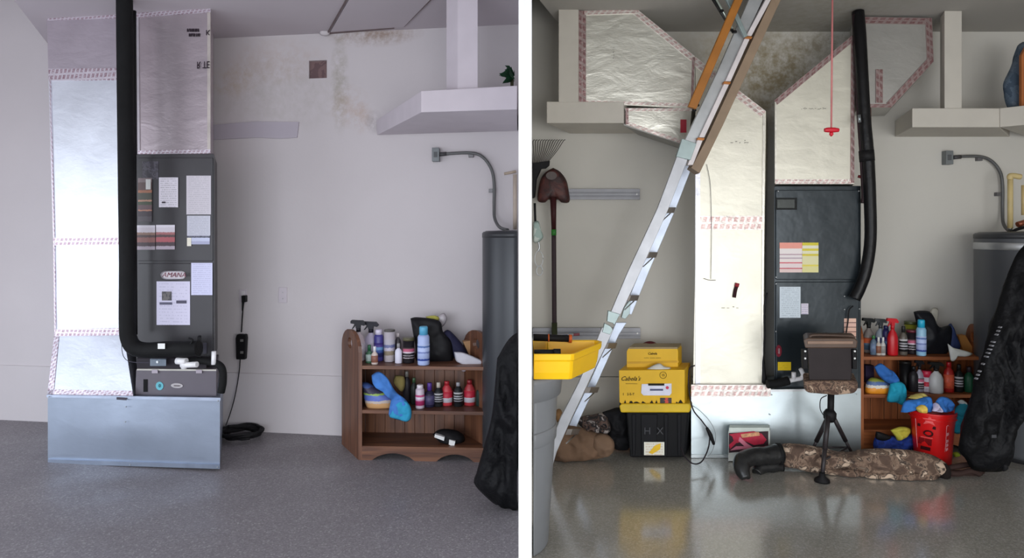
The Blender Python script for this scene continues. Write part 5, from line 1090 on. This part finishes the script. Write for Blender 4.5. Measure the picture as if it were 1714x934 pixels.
def ring_pts(sc, z): 
    base = [Vector((.03, 2.66, 0)), Vector((.185, 2.66, 0)), Vector((.20, 2.67, 0)), Vector((.335, 2.92, 0)), Vector((.345, 2.97, 0)), Vector((.33, 3.0, 0)), Vector((.03, 3.0, 0))]
    c_ = Vector((.15, 2.84, 0)); return [Vector((max(.0313, c_.x+(v.x-c_.x)*sc) if v.x > .031 else .0352, c_.y+(v.y-c_.y)*sc, z)) for v in base]
rows = [ring_pts(.88, z0), ring_pts(.93, z0+.03), ring_pts(.97, z1-.03), ring_pts(1.03, z1-.028), ring_pts(1.04, z1), ring_pts(.96, z1), ring_pts(.90, z0+.05)]
vv = [[bm.verts.new(p_) for p_ in r_] for r_ in rows]
for a_, b_ in zip(vv, vv[1:]):
    for j in range(7): bm.faces.new((a_[j], a_[(j+1) % 7], b_[(j+1) % 7], b_[j]))
bm.faces.new(vv[0][::-1]); bm.faces.new(vv[-1]); obj('tray_shell', bm, ym, t, .004)
obj('divider', prism(new(), [Vector((.10, 2.70, z1-.004)), Vector((.104, 2.70, z1-.004)), Vector((.104, 2.70, z0+.05)), Vector((.10, 2.70, z0+.05))], Vector((0, .27, 0))), ym, t)
t = thing('flashlight', 'black torch lying in the front of the yellow tray', 'torch', Vector((.08, 2.67, z1)))
obj('barrel', tube(new(), [Vector((.037, 2.70, z1-.002)), Vector((.125, 2.70, z1-.002))], .0125, 12), black, t); obj('head', tube(new(), [Vector((.118, 2.70, z1-.002)), Vector((.148, 2.70, z1-.002))], .0155, 12), black, t)
obj('grey_mark', rect('R', 909, 594, 919, 597, 4.41-2.683, .004, True), M((150, 140, 146)), t)
t = thing('caulk_gun', 'black and orange tipped tool lying on the far rim of the yellow tray', 'tool', Vector((.1, 2.97, z1)))
obj('barrel', tube(new(), [Vector((.038, 2.97, z1+.018)), Vector((.205, 2.97, z1+.012))], .016, 12), black, t)
obj('orange_tip', tube(new(), [Vector((.200, 2.97, z1+.012)), Vector((.214, 2.97, z1+.011))], .019, 12), M((196, 90, 30)), t); obj('orange_ring', tube(new(), [Vector((.105, 2.97, z1+.0155)), Vector((.111, 2.97, z1+.0155))], .018, 12), M((196, 90, 30)), t)
t = thing('marker_pen', 'pale rod with blue and red ends on the lower tool rail', 'pen', S('R', 940, 562, .1))
obj('rod', tube(new(), [S('R', 895, 563, .09), S('R', 960, 560, .09)], .007, 8), M((186, 184, 190)), t); obj('blue_end', tube(new(), [S('R', 941, 562, .09), S('R', 950, 561.5, .09)], .010, 8), M((60, 80, 120)), t); obj('red_end', tube(new(), [S('R', 960, 560.5, .09), S('R', 970, 559.5, .09)], .009, 8), M((150, 80, 90)), t)
